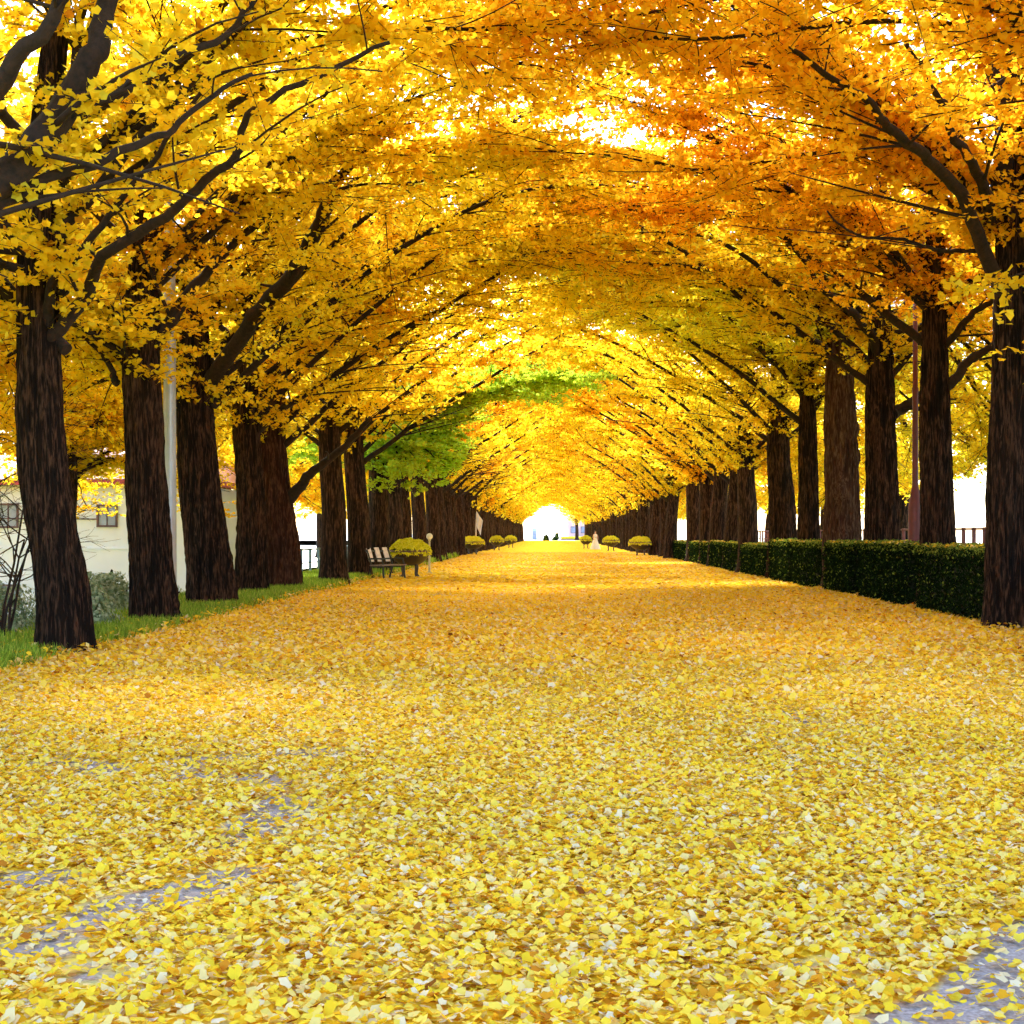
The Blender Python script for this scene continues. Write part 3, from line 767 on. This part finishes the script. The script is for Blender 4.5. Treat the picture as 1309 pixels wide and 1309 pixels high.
rsL = np.random.default_rng(44)
for (x0, x1, y0, y1, h) in HEDGES:
    n = int(70 * (y1 - y0))
    P = np.stack([rsL.uniform(x0, x1, n), rsL.uniform(y0, y1, n), np.full(n, h + .03) + rsL.uniform(0, .05, n)], -1)
    leafcloud(LEAFMB, P, np.tile([0, 0, 1.0], (n, 1)), .08, int(y0), rsL.beta(1.7, 1.35, n), .35)
for (px, fd, rr) in ((85, 102, .40), (200, 77, .42), (272, 63, .5), (322, 53, .42), (360, 49, .52), (1296, 82, .46), (1198, 64, .4), (1128, 54, .45), (1076, 48, .55)):
    x, y = base_xy(px, fd); n = 900
    a = rsL.uniform(0, 2 * PI, n); d_ = np.abs(rsL.normal(0, .32, n)); R_ = rr * .98 + d_
    P = np.stack([x + R_ * np.cos(a), y + R_ * np.sin(a), .02 + rsL.uniform(0, 1, n) * .14 * np.exp(-d_ / .2)], -1)
    leafcloud(LEAFMB, P, np.tile([0, 0, 1.0], (n, 1)), .075, int(px), rsL.beta(1.7, 1.35, n), .4)
fl = LEAFMB.build('fallen_leaves', M_fallen); tag(fl, 'thick carpet of yellow fan shaped leaves covering the path', 'fallen leaves', kind='stuff')
# ----------------------------------------------------------- flower bowls
M_bowl = plain('planter_bronze', (.045, .025, .022), .5, scale=6)
M_rim = plain('planter_rim', (.16, .09, .07), .5)
def planter(x, y, D, label, seed, H=.92):
    rs = np.random.default_rng(seed)
    t = empty('flower_planter', (x, y, 0), 0, label, 'planter', 'flower bowls along the path')
    r = D / 2
    b = MB(); b.lathe([(r * .28, .40), (r * .45, .42), (r * .72, .55), (r * .9, .72), (r * .98, H - .05), (r * .93, H - .06), (r * .8, .7), (0.01, .62)], 36)
    b.lathe([(0.001, .40), (r * .28, .40)], 36); b.build('bowl', M_bowl, t, True)
    q = MB(); q.lathe([(r * .97, H - .07), (r * 1.02, H - .055), (r * 1.03, H - .01), (r * 1.0, H + .005), (r * .93, H), (r * .92, H - .05)], 36); q.build('rim', M_rim, t, True)
    for k in range(4):
        a = PI / 4 + k * PI / 2; c, s = math.cos(a), math.sin(a)
        l = MB(); l.tube([(c * r * .42, s * r * .42, .52), (c * r * .46, s * r * .46, .3), (c * r * .42, s * r * .42, .12), (c * r * .52, s * r * .52, 0.0)], [.05, .045, .035, .05], 8); l.build('leg', M_bowl, t, True)
    # plant mass
    f = MB(); n = 6500
    u = np.sqrt(rs.uniform(0, 1, n)); a = rs.uniform(0, 2 * PI, n)
    hgt = .35 * (1 - u ** 2.8)
    X = u * np.cos(a) * r * 1.04; Y = u * np.sin(a) * r * 1.04
    bump = np.array([mnoise.noise(Vector((p * 5 + seed, q_ * 5, 0))) for p, q_ in zip(X, Y)])
    Z = H + .0 + hgt + bump * .13 - np.abs(rs.normal(0, .03, n)) - np.where(u > .93, rs.uniform(0, .16, n), 0)
    P = np.stack([X, Y, Z], -1); nn = np.stack([X * .8, Y * .8, np.full(n, .6)], -1)
    leafcloud(f, P, nn, .085, seed, np.clip(rs.uniform(0, 1, n), 0, 1), .35); f.build('flowers', M_flower, t)
    g_ = MB(); n = 2200
    a = rs.uniform(0, 2 * PI, n); u = rs.uniform(.7, .97, n)
    P = np.stack([np.cos(a) * u * r, np.sin(a) * u * r, H - .05 + rs.uniform(0, .10, n)], -1)
    leafcloud(g_, P, np.stack([np.cos(a), np.sin(a), np.zeros(n)], -1), .07, seed + 1)
    dome = [(r * .85 * math.cos(q * PI / 16), H - .04 + .28 * math.sin(q * PI / 16)) for q in range(0, 9)]; f2 = MB(); f2.lathe(dome, 20); f2.build('flower_mound', M_flower, t, True)
    g_.build('foliage', M_green, t)
    return t
planter((524 - 705) / 37, F / 37, 1.45, 'large flower bowl of yellow blooms right beside the park bench', 61)
planter((604 - 705) / 18, F / 18, 1.7, 'flower bowl on short legs below the white banners on the left side', 62)
planter((635 - 705) / 14.3, F / 14.3, 1.25, 'nearer of the two small flower bowls close together on the far left side', 63)
planter((653 - 705) / 12.2, F / 12.2, 1.25, 'farther of the two small flower bowls close together on the far left side', 64)
planter((819 - 705) / 19.0, F / 19.0, 1.6, 'nearest flower bowl on the right, in front of the large dark trunk', 65)
planter((781 - 705) / 14.8, F / 14.8, 1.45, 'middle flower bowl on the right, just right of the person in white', 66)
planter((749 - 705) / 12.8, F / 12.8, 1.2, 'farthest flower bowl on the right, just left of the person in white', 67)

# ------------------------------------------------------------------ bench
M_slat = plain('bench_slat_paint', (.86, .72, .70), .6, scale=10)
M_seat = plain('bench_seat_wood', (.22, .15, .14), .6, scale=10)
M_iron = plain('dark_iron', (.02, .022, .025), .5, scale=10)
bx_, by_ = (495 - 705) / 38.5, F / 38.5
bt = empty('park_bench', (bx_, by_, 0), -PI / 6, 'park bench with pinkish white back boards and dark legs on the left verge', 'bench')
# local: +x = facing direction, y = length
for k in range(3):
    s = MB(); s.box((-.30 - .075, -.45 + .45 * k, .80), (.035, .24, .50), ry=-math.radians(20), bevel=.008); s.build('back_board', M_slat, bt)
for zz, xx in ((.66, -.29), (.92, -.40)):
    s = MB(); s.box((xx - .02, 0, zz), (.03, 1.3, .05), ry=-math.radians(20), bevel=.006); s.build('back_rail', M_iron, bt)
s = MB()
for k in range(5): s.box((-.16 + k * .105, 0, .45 + .004 * (k == 4)), (.085, 1.4, .04), bevel=.008)
s.build('seat', M_seat, bt)
for yy in (-.58, .58):
    s = MB(); s.tube([(-.2, yy, .42), (-.28, yy, .2), (-.34, yy, 0)], [.035, .03, .035], 8)
    s.tube([(-.2, yy, .40), (-.28, yy, .66), (-.40, yy, .98)], [.03, .028, .022], 8); s.build('leg', M_iron, bt)
    s = MB(); s.tube([(.26, yy, .42), (.27, yy, .2), (.31, yy, 0)], [.035, .03, .035], 8); s.build('leg', M_iron, bt)
    s = MB(); s.tube([(-.30, yy, .66), (-.05, yy, .68), (.22, yy, .66), (.28, yy, .42)], [.025] * 4, 8); s.build('armrest', M_iron, bt)
s = MB(); s.box((.03, 0, .40), (.42, .05, .04)); s.box((.03, .58, .40), (.46, .045, .04)); s.box((.03, -.58, .40), (.46, .045, .04)); s.build('seat_frame', M_iron, bt)

# globe lamp
M_globe = plain('white_globe', (.8, .76, .72), .4, var=.05)
M_pale = plain('pale_post', (.55, .52, .40), .6)
lt = empty('globe_lamp', ((549 - 705) / 34, F / 34, 0), 0, 'small white globe lamp on a thin pale post behind the bench flower bowl', 'lamp')
s = MB(); s.lathe([(.09, 0), (.09, .05), (.04, .08), (.035, 1.22), (.06, 1.25), (.05, 1.28), (.0, 1.28)], 16); s.build('post', M_pale, lt, True)
s = MB(); s.lathe([(.12 * math.cos(a), 1.39 + .12 * math.sin(a)) for a in np.linspace(-PI / 2, PI / 2, 13)], 20); s.build('globe', M_globe, lt, True)

# pale lamp post left, dark red lamp post right
M_galv = plain('galvanised_steel', (.42, .46, .54), .4, .3, var=.1, scale=3)
t = empty('lamp_post', ((217 - 705) / 66, F / 66, 0), 0, 'thick pale blue grey metal post between the second and third left trunks', 'lamp post')
s = MB(); s.lathe([(.22, -.05), (.22, .04), (.13, .06), (.125, 2.5), (.115, 5.5), (.08, 9.0), (0, 9.0)], 24); s.build('pole', M_galv, t, True)
s = MB(); s.tube([(0, 0, 8.8), (.5, 0, 9.2), (1.2, 0, 9.35)], [.05, .045, .04], 10); s.build('arm', M_galv, t, True)
s = MB(); s.box((1.5, 0, 9.35), (.7, .24, .12), bevel=.04); s.build('lamp_head', M_galv, t)
M_red = plain('dark_red_paint', (.11, .012, .016), .45, scale=5)
t = empty('lamp_post', ((1170 - 705) / 60, F / 60, 0), 0, 'dark red lamp post with a wide base rising behind the right hedge', 'lamp post')
s = MB(); s.lathe([(.21, 0), (.21, .5), (.16, .55), (.155, 1.1), (.15, 2.0), (.12, 2.25), (.07, 2.5), (.06, 2.55)], 20); s.build('base', M_red, t, True)
s = MB(); s.lathe([(.065, 2.5), (.062, 4.5), (.07, 4.52), (.07, 4.6), (.055, 4.62), (.045, 7.4), (0, 7.4)], 16); s.build('pole', M_red, t, True)
s = MB(); s.lathe([(0, 7.3), (.12, 7.35), (.2, 7.6), (.22, 7.8), (.3, 7.85), (.16, 8.05), (.03, 8.12), (0, 8.2)], 12); s.build('lantern', M_red, t, True)

# banners
M_ban = plain('banner_cloth', (.74, .70, .78), .8, var=.08, scale=3)
for k, (px, fd, hz, lab) in enumerate([(592, 17.4, 4.25, 'taller of the two white banners drooping on a pole before the left row'), (608, 16.4, 3.4, 'shorter of the two white banners drooping on a pole before the left row')]):
    t = empty('banner', ((px - 705) / fd, F / fd, 0), 0, lab, 'banner', 'white banners on the left')
    s = MB(); s.lathe([(.10, 0), (.09, .1), (.075, hz - .1), (.09, hz), (0, hz + .05)], 12); s.build('pole', plain('banner_pole', (.6, .56, .6), .5), t, True)
    n = 14; V = []
    for i in range(n):
        for j in range(n):
            u, v = i / (n - 1), j / (n - 1)
            V.append((.06 + .5 * u * (1 - .35 * v), .10 * math.sin(u * 9 + v * 2), hz - .15 - 1.15 * v - u * .75))
    V = np.array(V); V2 = V + np.array([0, .012, 0])
    f = [[i * n + j, i * n + j + 1, (i + 1) * n + j + 1, (i + 1) * n + j] for i in range(n - 1) for j in range(n - 1)]
    s = MB(); s.add(V, f); s.add(V2, np.array(f)[:, ::-1]); s.build('flag_cloth', M_ban, t, True)

# ------------------------------------------------------- white building left
M_wall = plain('white_render', (.78, .86, .97), .8, var=.04, scale=1.2)
M_roof = plain('pink_roof_sheet', (.62, .34, .36), .6, var=.1, scale=2)
M_fas = plain('red_fascia', (.42, .06, .10), .5)
M_glass = plain('window_glass', (.25, .30, .42), .15, scale=2)
M_frame = plain('window_frame', (.10, .05, .07), .5)
t = empty('white_building', (-15.4, 42, -1.25), 0, 'low white building with a pinkish roof behind the left row', 'building')
s = MB(); s.box((0, 3.5, 2.1), (9.6, 7, 4.2)); s.build('wall', M_wall, t)
s = MB(); s.box((0, -.16, 4.28), (10.2, .12, .17)); s.box((5.12, 3.5, 4.28), (.12, 7.2, .17)); s.build('fascia', M_fas, t)
s = MB()
V = np.array([[-5.1, -.2, 4.37], [5.1, -.2, 4.37], [5.1, 7.3, 4.37], [-5.1, 7.3, 4.37], [-4.2, 3.5, 5.6], [4.2, 3.5, 5.6]])
s.add(V, [[0, 1, 5, 4], [2, 3, 4, 5]]); s.add(V, [[1, 2, 5], [3, 0, 4]]); s.add(V, [[3, 2, 1, 0]]); s.build('roof', M_roof, t)
for (wx, wz, ww, wh) in ((2.15, 3.28, .5, .56), (-.8, 3.28, .5, .62), (-.75, .9, .45, .55)):
    fr = MB()
    fr.box((wx, -.02, wz + wh / 2 + .03), (ww + .12, .06, .06)); fr.box((wx, -.02, wz - wh / 2 - .03), (ww + .12, .06, .06))
    fr.box((wx - ww / 2 - .03, -.02, wz), (.06, .06, wh)); fr.box((wx + ww / 2 + .03, -.02, wz), (.06, .06, wh)); fr.box((wx, -.015, wz), (.03, .04, wh))
    w = fr.build('window', M_frame, t)
    pn = MB(); pn.box((wx, .0, wz), (ww, .02, wh)); pn.build('pane', M_glass, w)
s = MB(); s.tube([(-4, -.03, 3.2), (-1, -.03, 3.2), (1.85, -.03, 3.18)], [.018] * 3, 6); s.build('cable', M_frame, t)
s = MB(); s.box((0, -.03, 2.3), (9.6, .03, .04)); s.build('string_course', M_wall, t)

# bare shrub at left edge
def bare_shrub(x, y, z, h, n, label, seed, spread=.9):
    rs = np.random.default_rng(seed)
    t = empty('bare_shrub', (x, y, z), 0, label, 'shrub')
    s = MB(); T = []
    def grow(p, d, L, r, lev):
        m = 5; q = np.linspace(0, 1, m)[:, None]
        P = p + d * L * q + rs.normal(0, .06, 3) * q ** 2 * L * 2 + np.cumsum(rs.normal(0, .03, (m, 3)), 0) * L * .5
        P[0] = p
        s.tube(P, np.linspace(r, r * .5, m), 5, cap=False)
        if lev == 0: return
        for _ in range(5):
            u = rs.uniform(.3, 1); k = min(int(u * 4), 3)
            dd = d + rs.normal(0, .6, 3); dd[2] = abs(dd[2]) * .7 if rs.uniform() < .8 else -.3; dd /= np.linalg.norm(dd)
            grow(P[k + 1], dd, L * rs.uniform(.4, .65), r * .5, lev - 1)
    for _ in range(n):
        d = np.array([rs.normal(0, .35), rs.normal(0, .35), 1]); d /= np.linalg.norm(d)
        grow(np.array([rs.normal(0, .1), rs.normal(0, .1), 0]), d, h * rs.uniform(.5, .75), .022, 3)
    s.build('branches', M_twig, t, True)
    return t, s
bare_shrub(-7.55, 19.6, -.0, 3.1, 5, 'leafless dark twiggy shrub at the left edge before the white building', 71)

# leafy low shrubs behind the left verge
def shrub(x, y, z, rx, ry, h, label, seed, mat=None, n=5000, size=.07, cone=False, name='shrub'):
    rs = np.random.default_rng(seed)
    t = empty(name, (x, y, z), 0, label, 'shrub')
    P = rs.normal(0, 1, (n, 3)); P /= np.linalg.norm(P, axis=1, keepdims=True); P[:, 2] = np.abs(P[:, 2]) * 1.1 - .1
    rr = rs.uniform(.45, 1, n) ** .5
    lum = np.array([1 + .35 * mnoise.noise(Vector((p[0] * 2.2 + seed, p[1] * 2.2, p[2] * 2.2))) for p in P])
    if cone:
        zz = rs.uniform(0, 1, n); a = rs.uniform(0, 2 * PI, n); r = (1 - zz) ** .75 * np.minimum(1, .5 + zz * 4) * rs.uniform(.7, 1, n)
        Q = np.stack([np.cos(a) * r * rx, np.sin(a) * r * ry, zz * h], -1); P = np.stack([np.cos(a), np.sin(a), np.full(n, .3)], -1)
    else:
        Q = P * (rr * lum)[:, None] * np.array([rx, ry, h])
    mb = MB(); leafcloud(mb, Q, P, size, seed); mb.build('foliage', mat or M_shrub, t)
    st = MB()
    for _ in range(7 if not cone else 1):
        a = rs.uniform(0, 2 * PI); k = 0 if cone else .6
        st.tube([(0, 0, -.05), (math.cos(a) * rx * k * .4, math.sin(a) * ry * k * .4, h * .35), (math.cos(a) * rx * k, math.sin(a) * ry * k, h * .75)], [.03, .02, .008], 5)
    st.build('stem', M_twig, t)
    return t
shrub(-8.3, 20.5, -.15, .95, .8, 1.0, 'pale green leafy shrub at the left edge of the frame, left of the leaning trunk', 81)
shrub(-7.45, 22.0, -.05, .75, .6, .85, 'pale green leafy shrub right behind the foot of the leaning left trunk', 82)
shrub(-8.2, 25.8, -.1, .9, .7, .95, 'low grey green shrub between the leaning trunk and the second left trunk', 83)
shrub(-11.4, 36.5, -1.2, .32, .32, 1.75, 'small dark cone shaped evergreen in front of the white building wall', 84, M_green, 3500, .06, True, 'cone_evergreen')
shrub(-8.8, 31.5, -.25, .9, .8, .6, 'low shrub seen between the third left trunk and the reddish trunk', 85)

# railings
def railing(x, y0, y1, z0, h, step, mat, label, name='railing', thick=.05, cap=None):
    t = empty(name, (x, y0, z0), 0, label, 'railing')
    L = y1 - y0
    s = MB(); s.box((0, L / 2, h), (thick, L, thick), bevel=.01); s.box((0, L / 2, h * .55), (thick * .7, L, thick * .7)); s.box((0, L / 2, h * .15), (thick * .7, L, thick * .7)); s.build('rails', mat, t)
    k = 0
    while k * step <= L and k < 90:
        s = MB(); s.box((0, k * step, h / 2 + .02), (thick * 1.7, thick * 1.7, h + .06), bevel=.012); s.build('post', mat, t); k += 1
    return t
M_bluerail = plain('blue_grey_rail', (.10, .17, .24), .5)
railing(-9.6, 44, 104, -.28, 1.15, 2.0, M_bluerail, 'blue grey railing along the river bank behind the left row', thick=.06)
M_rr = plain('red_brown_rail', (.16, .04, .05), .5)
t = empty('parapet_wall', (12.0, 55, 0), 0, 'low pinkish parapet wall under the railing beyond the right hedge', 'wall')
s = MB(); s.box((0, 0, .3), (.5, 72, .6), bevel=.02); s.build('wall', plain('pink_granite', (.45, .33, .33), .7, scale=20), t)
s = MB(); s.box((0, 0, .64), (.6, 72, .08), bevel=.02); s.build('coping', plain('pale_coping', (.55, .48, .47), .7), t)
railing(12.0, 20, 90, .68, .95, 1.0, M_rr, 'dark red brown railing with square posts beyond the right hedge', thick=.06)

# ------------------------------------------------------- far end of the path
M_far = plain('far_wall', (.62, .42, .42), .8, var=.1, scale=.5)
t = empty('far_building', (9.5, 345, 0), 0, 'pinkish building with a dark red roof at the far end of the path', 'building')
s = MB(); s.box((0, 4, 2.6), (11, 8, 5.2)); s.box((-1.5, 3.9, 6.4), (4.2, 6, 2.6)); s.build('wall', M_far, t)
s = MB(); V = np.array([[-6, -.5, 5.2], [6, -.5, 5.2], [6, 8.5, 5.2], [-6, 8.5, 5.2], [-4, 4, 6.6], [4, 4, 6.6]])
s.add(V, [[0, 1, 5, 4], [2, 3, 4, 5], [3, 2, 1, 0]]); s.add(V, [[1, 2, 5], [3, 0, 4]]); s.build('roof', plain('dark_red_roof', (.20, .06, .05), .7), t)
for wx in (-4, -1.5, 1.2, 4):
    f = MB(); f.box((wx, -.03, 2.4), (1.6, .1, 1.6)); w = f.build('window', M_frame, t); f = MB(); f.box((wx, -.09, 2.4), (1.4, .04, 1.4)); f.build('pane', M_glass, w)
f = MB(); f.box((-1.5, .86, 6.9), (2.2, .1, 1.0)); w = f.build('window', M_wall, t); f = MB(); f.box((-1.5, .79, 6.9), (2.0, .04, .8)); f.build('pane', plain('blue_glass', (.15, .3, .5), .2), w)
t = empty('kiosk', (-4.0, 330, 0), 0, 'narrow pale blue kiosk at the far end, left of the dark round bushes', 'kiosk')
s = MB(); s.box((0, 0, 1.35), (1.2, 1.2, 2.7), bevel=.05); s.build('wall', plain('pale_blue_panel', (.35, .5, .58), .5), t)
s = MB(); s.box((0, 0, 2.78), (1.5, 1.5, .16), bevel=.04); s.build('roof', M_wall, t)
s = MB(); s.box((0, -.62, 1.1), (.7, .04, 1.9)); s.build('door', M_glass, t)
for (px, fd, r, h, lab) in [(698, 6.2, .75, 1.3, 'dark upright bush at the far end of the path, left of the pair'), (709, 5.9, .65, .8, 'low dark bush at the far end of the path, right of the upright one'), (712, 5.2, .6, 1.9, 'taller dark bush behind the low one at the far end of the path')]:
    shrub((px - 705) / fd, F / fd, 0, r, r, h, lab, int(px), M_green, 900, .25, name='round_bush')
t = empty('low_hedge', (5.0, 322, 0), 0, 'low yellow green flower bed at the far end before the pinkish building', 'flower bed')
rs = np.random.default_rng(5); P = np.stack([rs.uniform(-2.8, 2.8, 3000), rs.uniform(-.7, .7, 3000), rs.uniform(.1, .75, 3000)], -1)
mb = MB(); leafcloud(mb, P, np.tile([0, -.4, 1.0], (3000, 1)), .25, 9); mb.build('flowers', M_flower, t)
mb = MB(); mb.box((0, 0, .16), (5.8, 1.6, .32), bevel=.03); mb.build('kerb', M_rim, t)
# distant city strip, real blocks far off on the other bank
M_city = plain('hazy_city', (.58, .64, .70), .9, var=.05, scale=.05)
rs = random.Random(3)
for side, x0 in ((-1, -420), (1, 430)):
    for k in range(7):
        w, h = rs.uniform(25, 60), rs.uniform(10, 34)
        yy = 480 + k * 90
        t = empty('apartment_block', (x0 - side * rs.uniform(0, 60), yy, -1.2), 0, 'pale distant building block on the far %s bank of the river' % ('left' if side < 0 else 'right'), 'building', 'distant buildings across the %s river' % ('left' if side < 0 else 'right'))
        s = MB(); s.box((0, 0, h / 2), (w, 22, h)); s.build('wall', M_city, t)
        s = MB()
        for q in range(int(h / 3.2)): s.box((0, -11.05, 1.9 + q * 3.2), (w * .9, .2, 1.3))
        s.build('window_band', M_glass, t)
        s = MB(); s.box((0, 0, h + .3), (w + 1, 23, .6)); s.build('roof', M_city, t)

# ---------------------------------------------------------------- person
px_, fd_ = 761, 13.6
pt = empty('person', ((px_ - 705) / fd_, F / fd_, 0), .25, 'person standing in a long white gown between two flower bowls on the right', 'person')
M_skin = plain('skin', (.55, .33, .25), .6, var=.05); M_gown = plain('white_gown', (.78, .77, .75), .8, var=.05); M_hair = plain('dark_hair', (.03, .018, .012), .6)
J = [((0, 0, .95), .13), ((0, 0, 1.12), .115), ((0, 0, 1.30), .14), ((0, 0, 1.42), .10), ((0, -.005, 1.50), .05), ((0, -.01, 1.57), .075), ((0, -.015, 1.66), .088), ((0, -.005, 1.73), .055),
     ((-.17, 0, 1.38), .055), ((-.23, -.02, 1.12), .042), ((-.20, -.16, .95), .032), ((-.17, -.22, .92), .03), ((.17, 0, 1.38), .055), ((.23, -.02, 1.12), .042), ((.20, -.16, .95), .032), ((.17, -.22, .92), .03),
     ((-.09, 0, .88), .10), ((-.09, -.01, .50), .062), ((-.09, .01, .09), .042), ((-.09, -.13, .035), .035), ((.09, 0, .88), .10), ((.09, -.01, .50), .062), ((.09, .01, .09), .042), ((.09, -.13, .035), .035)]
E = [(0, 1), (1, 2), (2, 3), (3, 4), (4, 5), (5, 6), (6, 7), (3, 8), (8, 9), (9, 10), (10, 11), (3, 12), (12, 13), (13, 14), (14, 15), (0, 16), (16, 17), (17, 18), (18, 19), (0, 20), (20, 21), (21, 22), (22, 23)]
me = bpy.data.meshes.new('body'); me.from_pydata([j[0] for j in J], E, []); me.materials.append(M_skin)
bo = bpy.data.objects.new('body', me); link(bo, pt)
sk = bo.modifiers.new('Skin', 'SKIN'); 
if not me.skin_vertices: bpy.context.view_layer.objects.active = bo
for i, j in enumerate(J): me.skin_vertices[0].data[i].radius = (j[1], j[1])
me.skin_vertices[0].data[0].use_root = True
ss = bo.modifiers.new('Sub', 'SUBSURF'); ss.levels = 1; ss.render_levels = 2
s = MB(); n = 32; prof = [(.50, .02), (.44, .2), (.34, .5), (.24, .8), (.165, 1.0), (.135, 1.12), (.165, 1.3), (.17, 1.38), (.11, 1.44)]
V = []
for k, (r, z) in enumerate(prof):
    for i in range(n):
        a = 2 * PI * i / n; rr = r * (1 + (.07 * math.sin(a * 9) * max(0, 1 - z)))
        V.append((rr * math.cos(a), rr * .8 * math.sin(a), z))
s.add(V, [[k * n + i, k * n + (i + 1) % n, (k + 1) * n + (i + 1) % n, (k + 1) * n + i] for k in range(len(prof) - 1) for i in range(n)]); s.build('gown', M_gown, pt, True)
s = MB(); s.lathe([(.105 * math.cos(a), 1.67 + .11 * math.sin(a)) for a in np.linspace(-.3, PI / 2, 8)], 16, (0, .022, 0)); s.tube([(0, .07, 1.72), (0, .09, 1.6), (0, .08, 1.45)], [.08, .085, .05], 10); s.build('hair', M_hair, pt, True)

# ------------------------------------------------------------ sky and light
SUN_EL, SUN_AZ = math.radians(40), math.radians(-10)      # azimuth from +Y, negative = left
w = bpy.data.worlds.new('World'); scene.world = w; w.use_nodes = True
nt = w.node_tree
sky = nt.nodes.new('ShaderNodeTexSky'); sky.sky_type = 'NISHITA'; sky.sun_disc = False
sky.sun_elevation = SUN_EL; sky.sun_rotation = SUN_AZ; sky.air_density = 1.0; sky.dust_density = .8
bg = nt.nodes['Background']; bg.inputs[1].default_value = .15
nt.links.new(sky.outputs[0], bg.inputs[0])
sl = bpy.data.lights.new('sun', 'SUN'); sl.energy = 4.2; sl.angle = math.radians(12); sl.color = (1, .95, .86)
so = bpy.data.objects.new('sun', sl); COL.objects.link(so)
dv = Vector((math.sin(SUN_AZ) * math.cos(SUN_EL), math.cos(SUN_AZ) * math.cos(SUN_EL), math.sin(SUN_EL)))
so.rotation_euler = dv.to_track_quat('Z', 'Y').to_euler(); so.location = (0, 0, 60)

cam = bpy.data.cameras.new('camera'); cam.sensor_width = 36; cam.lens = 36 * F / 1309
cam.shift_x = -50.5 / 1309; cam.shift_y = 27.5 / 1309; cam.clip_end = 9000; cam.clip_start = .1
co = bpy.data.objects.new('camera', cam); co.location = (0, 0, 1.5); co.rotation_euler = (PI / 2, 0, 0); COL.objects.link(co)
scene.camera = co
scene.view_settings.view_transform = 'Standard'; scene.view_settings.look = 'None'; scene.view_settings.gamma = 1
scene.view_settings.exposure = 2.18
scene.cycles.max_bounces = 7; scene.cycles.diffuse_bounces = 6; scene.cycles.transmission_bounces = 6; scene.cycles.glossy_bounces = 2
scene.cycles.use_denoising = True; scene.cycles.use_adaptive_sampling = True; scene.cycles.adaptive_threshold = .04
scene.cycles.caustics_reflective = False; scene.cycles.caustics_refractive = False
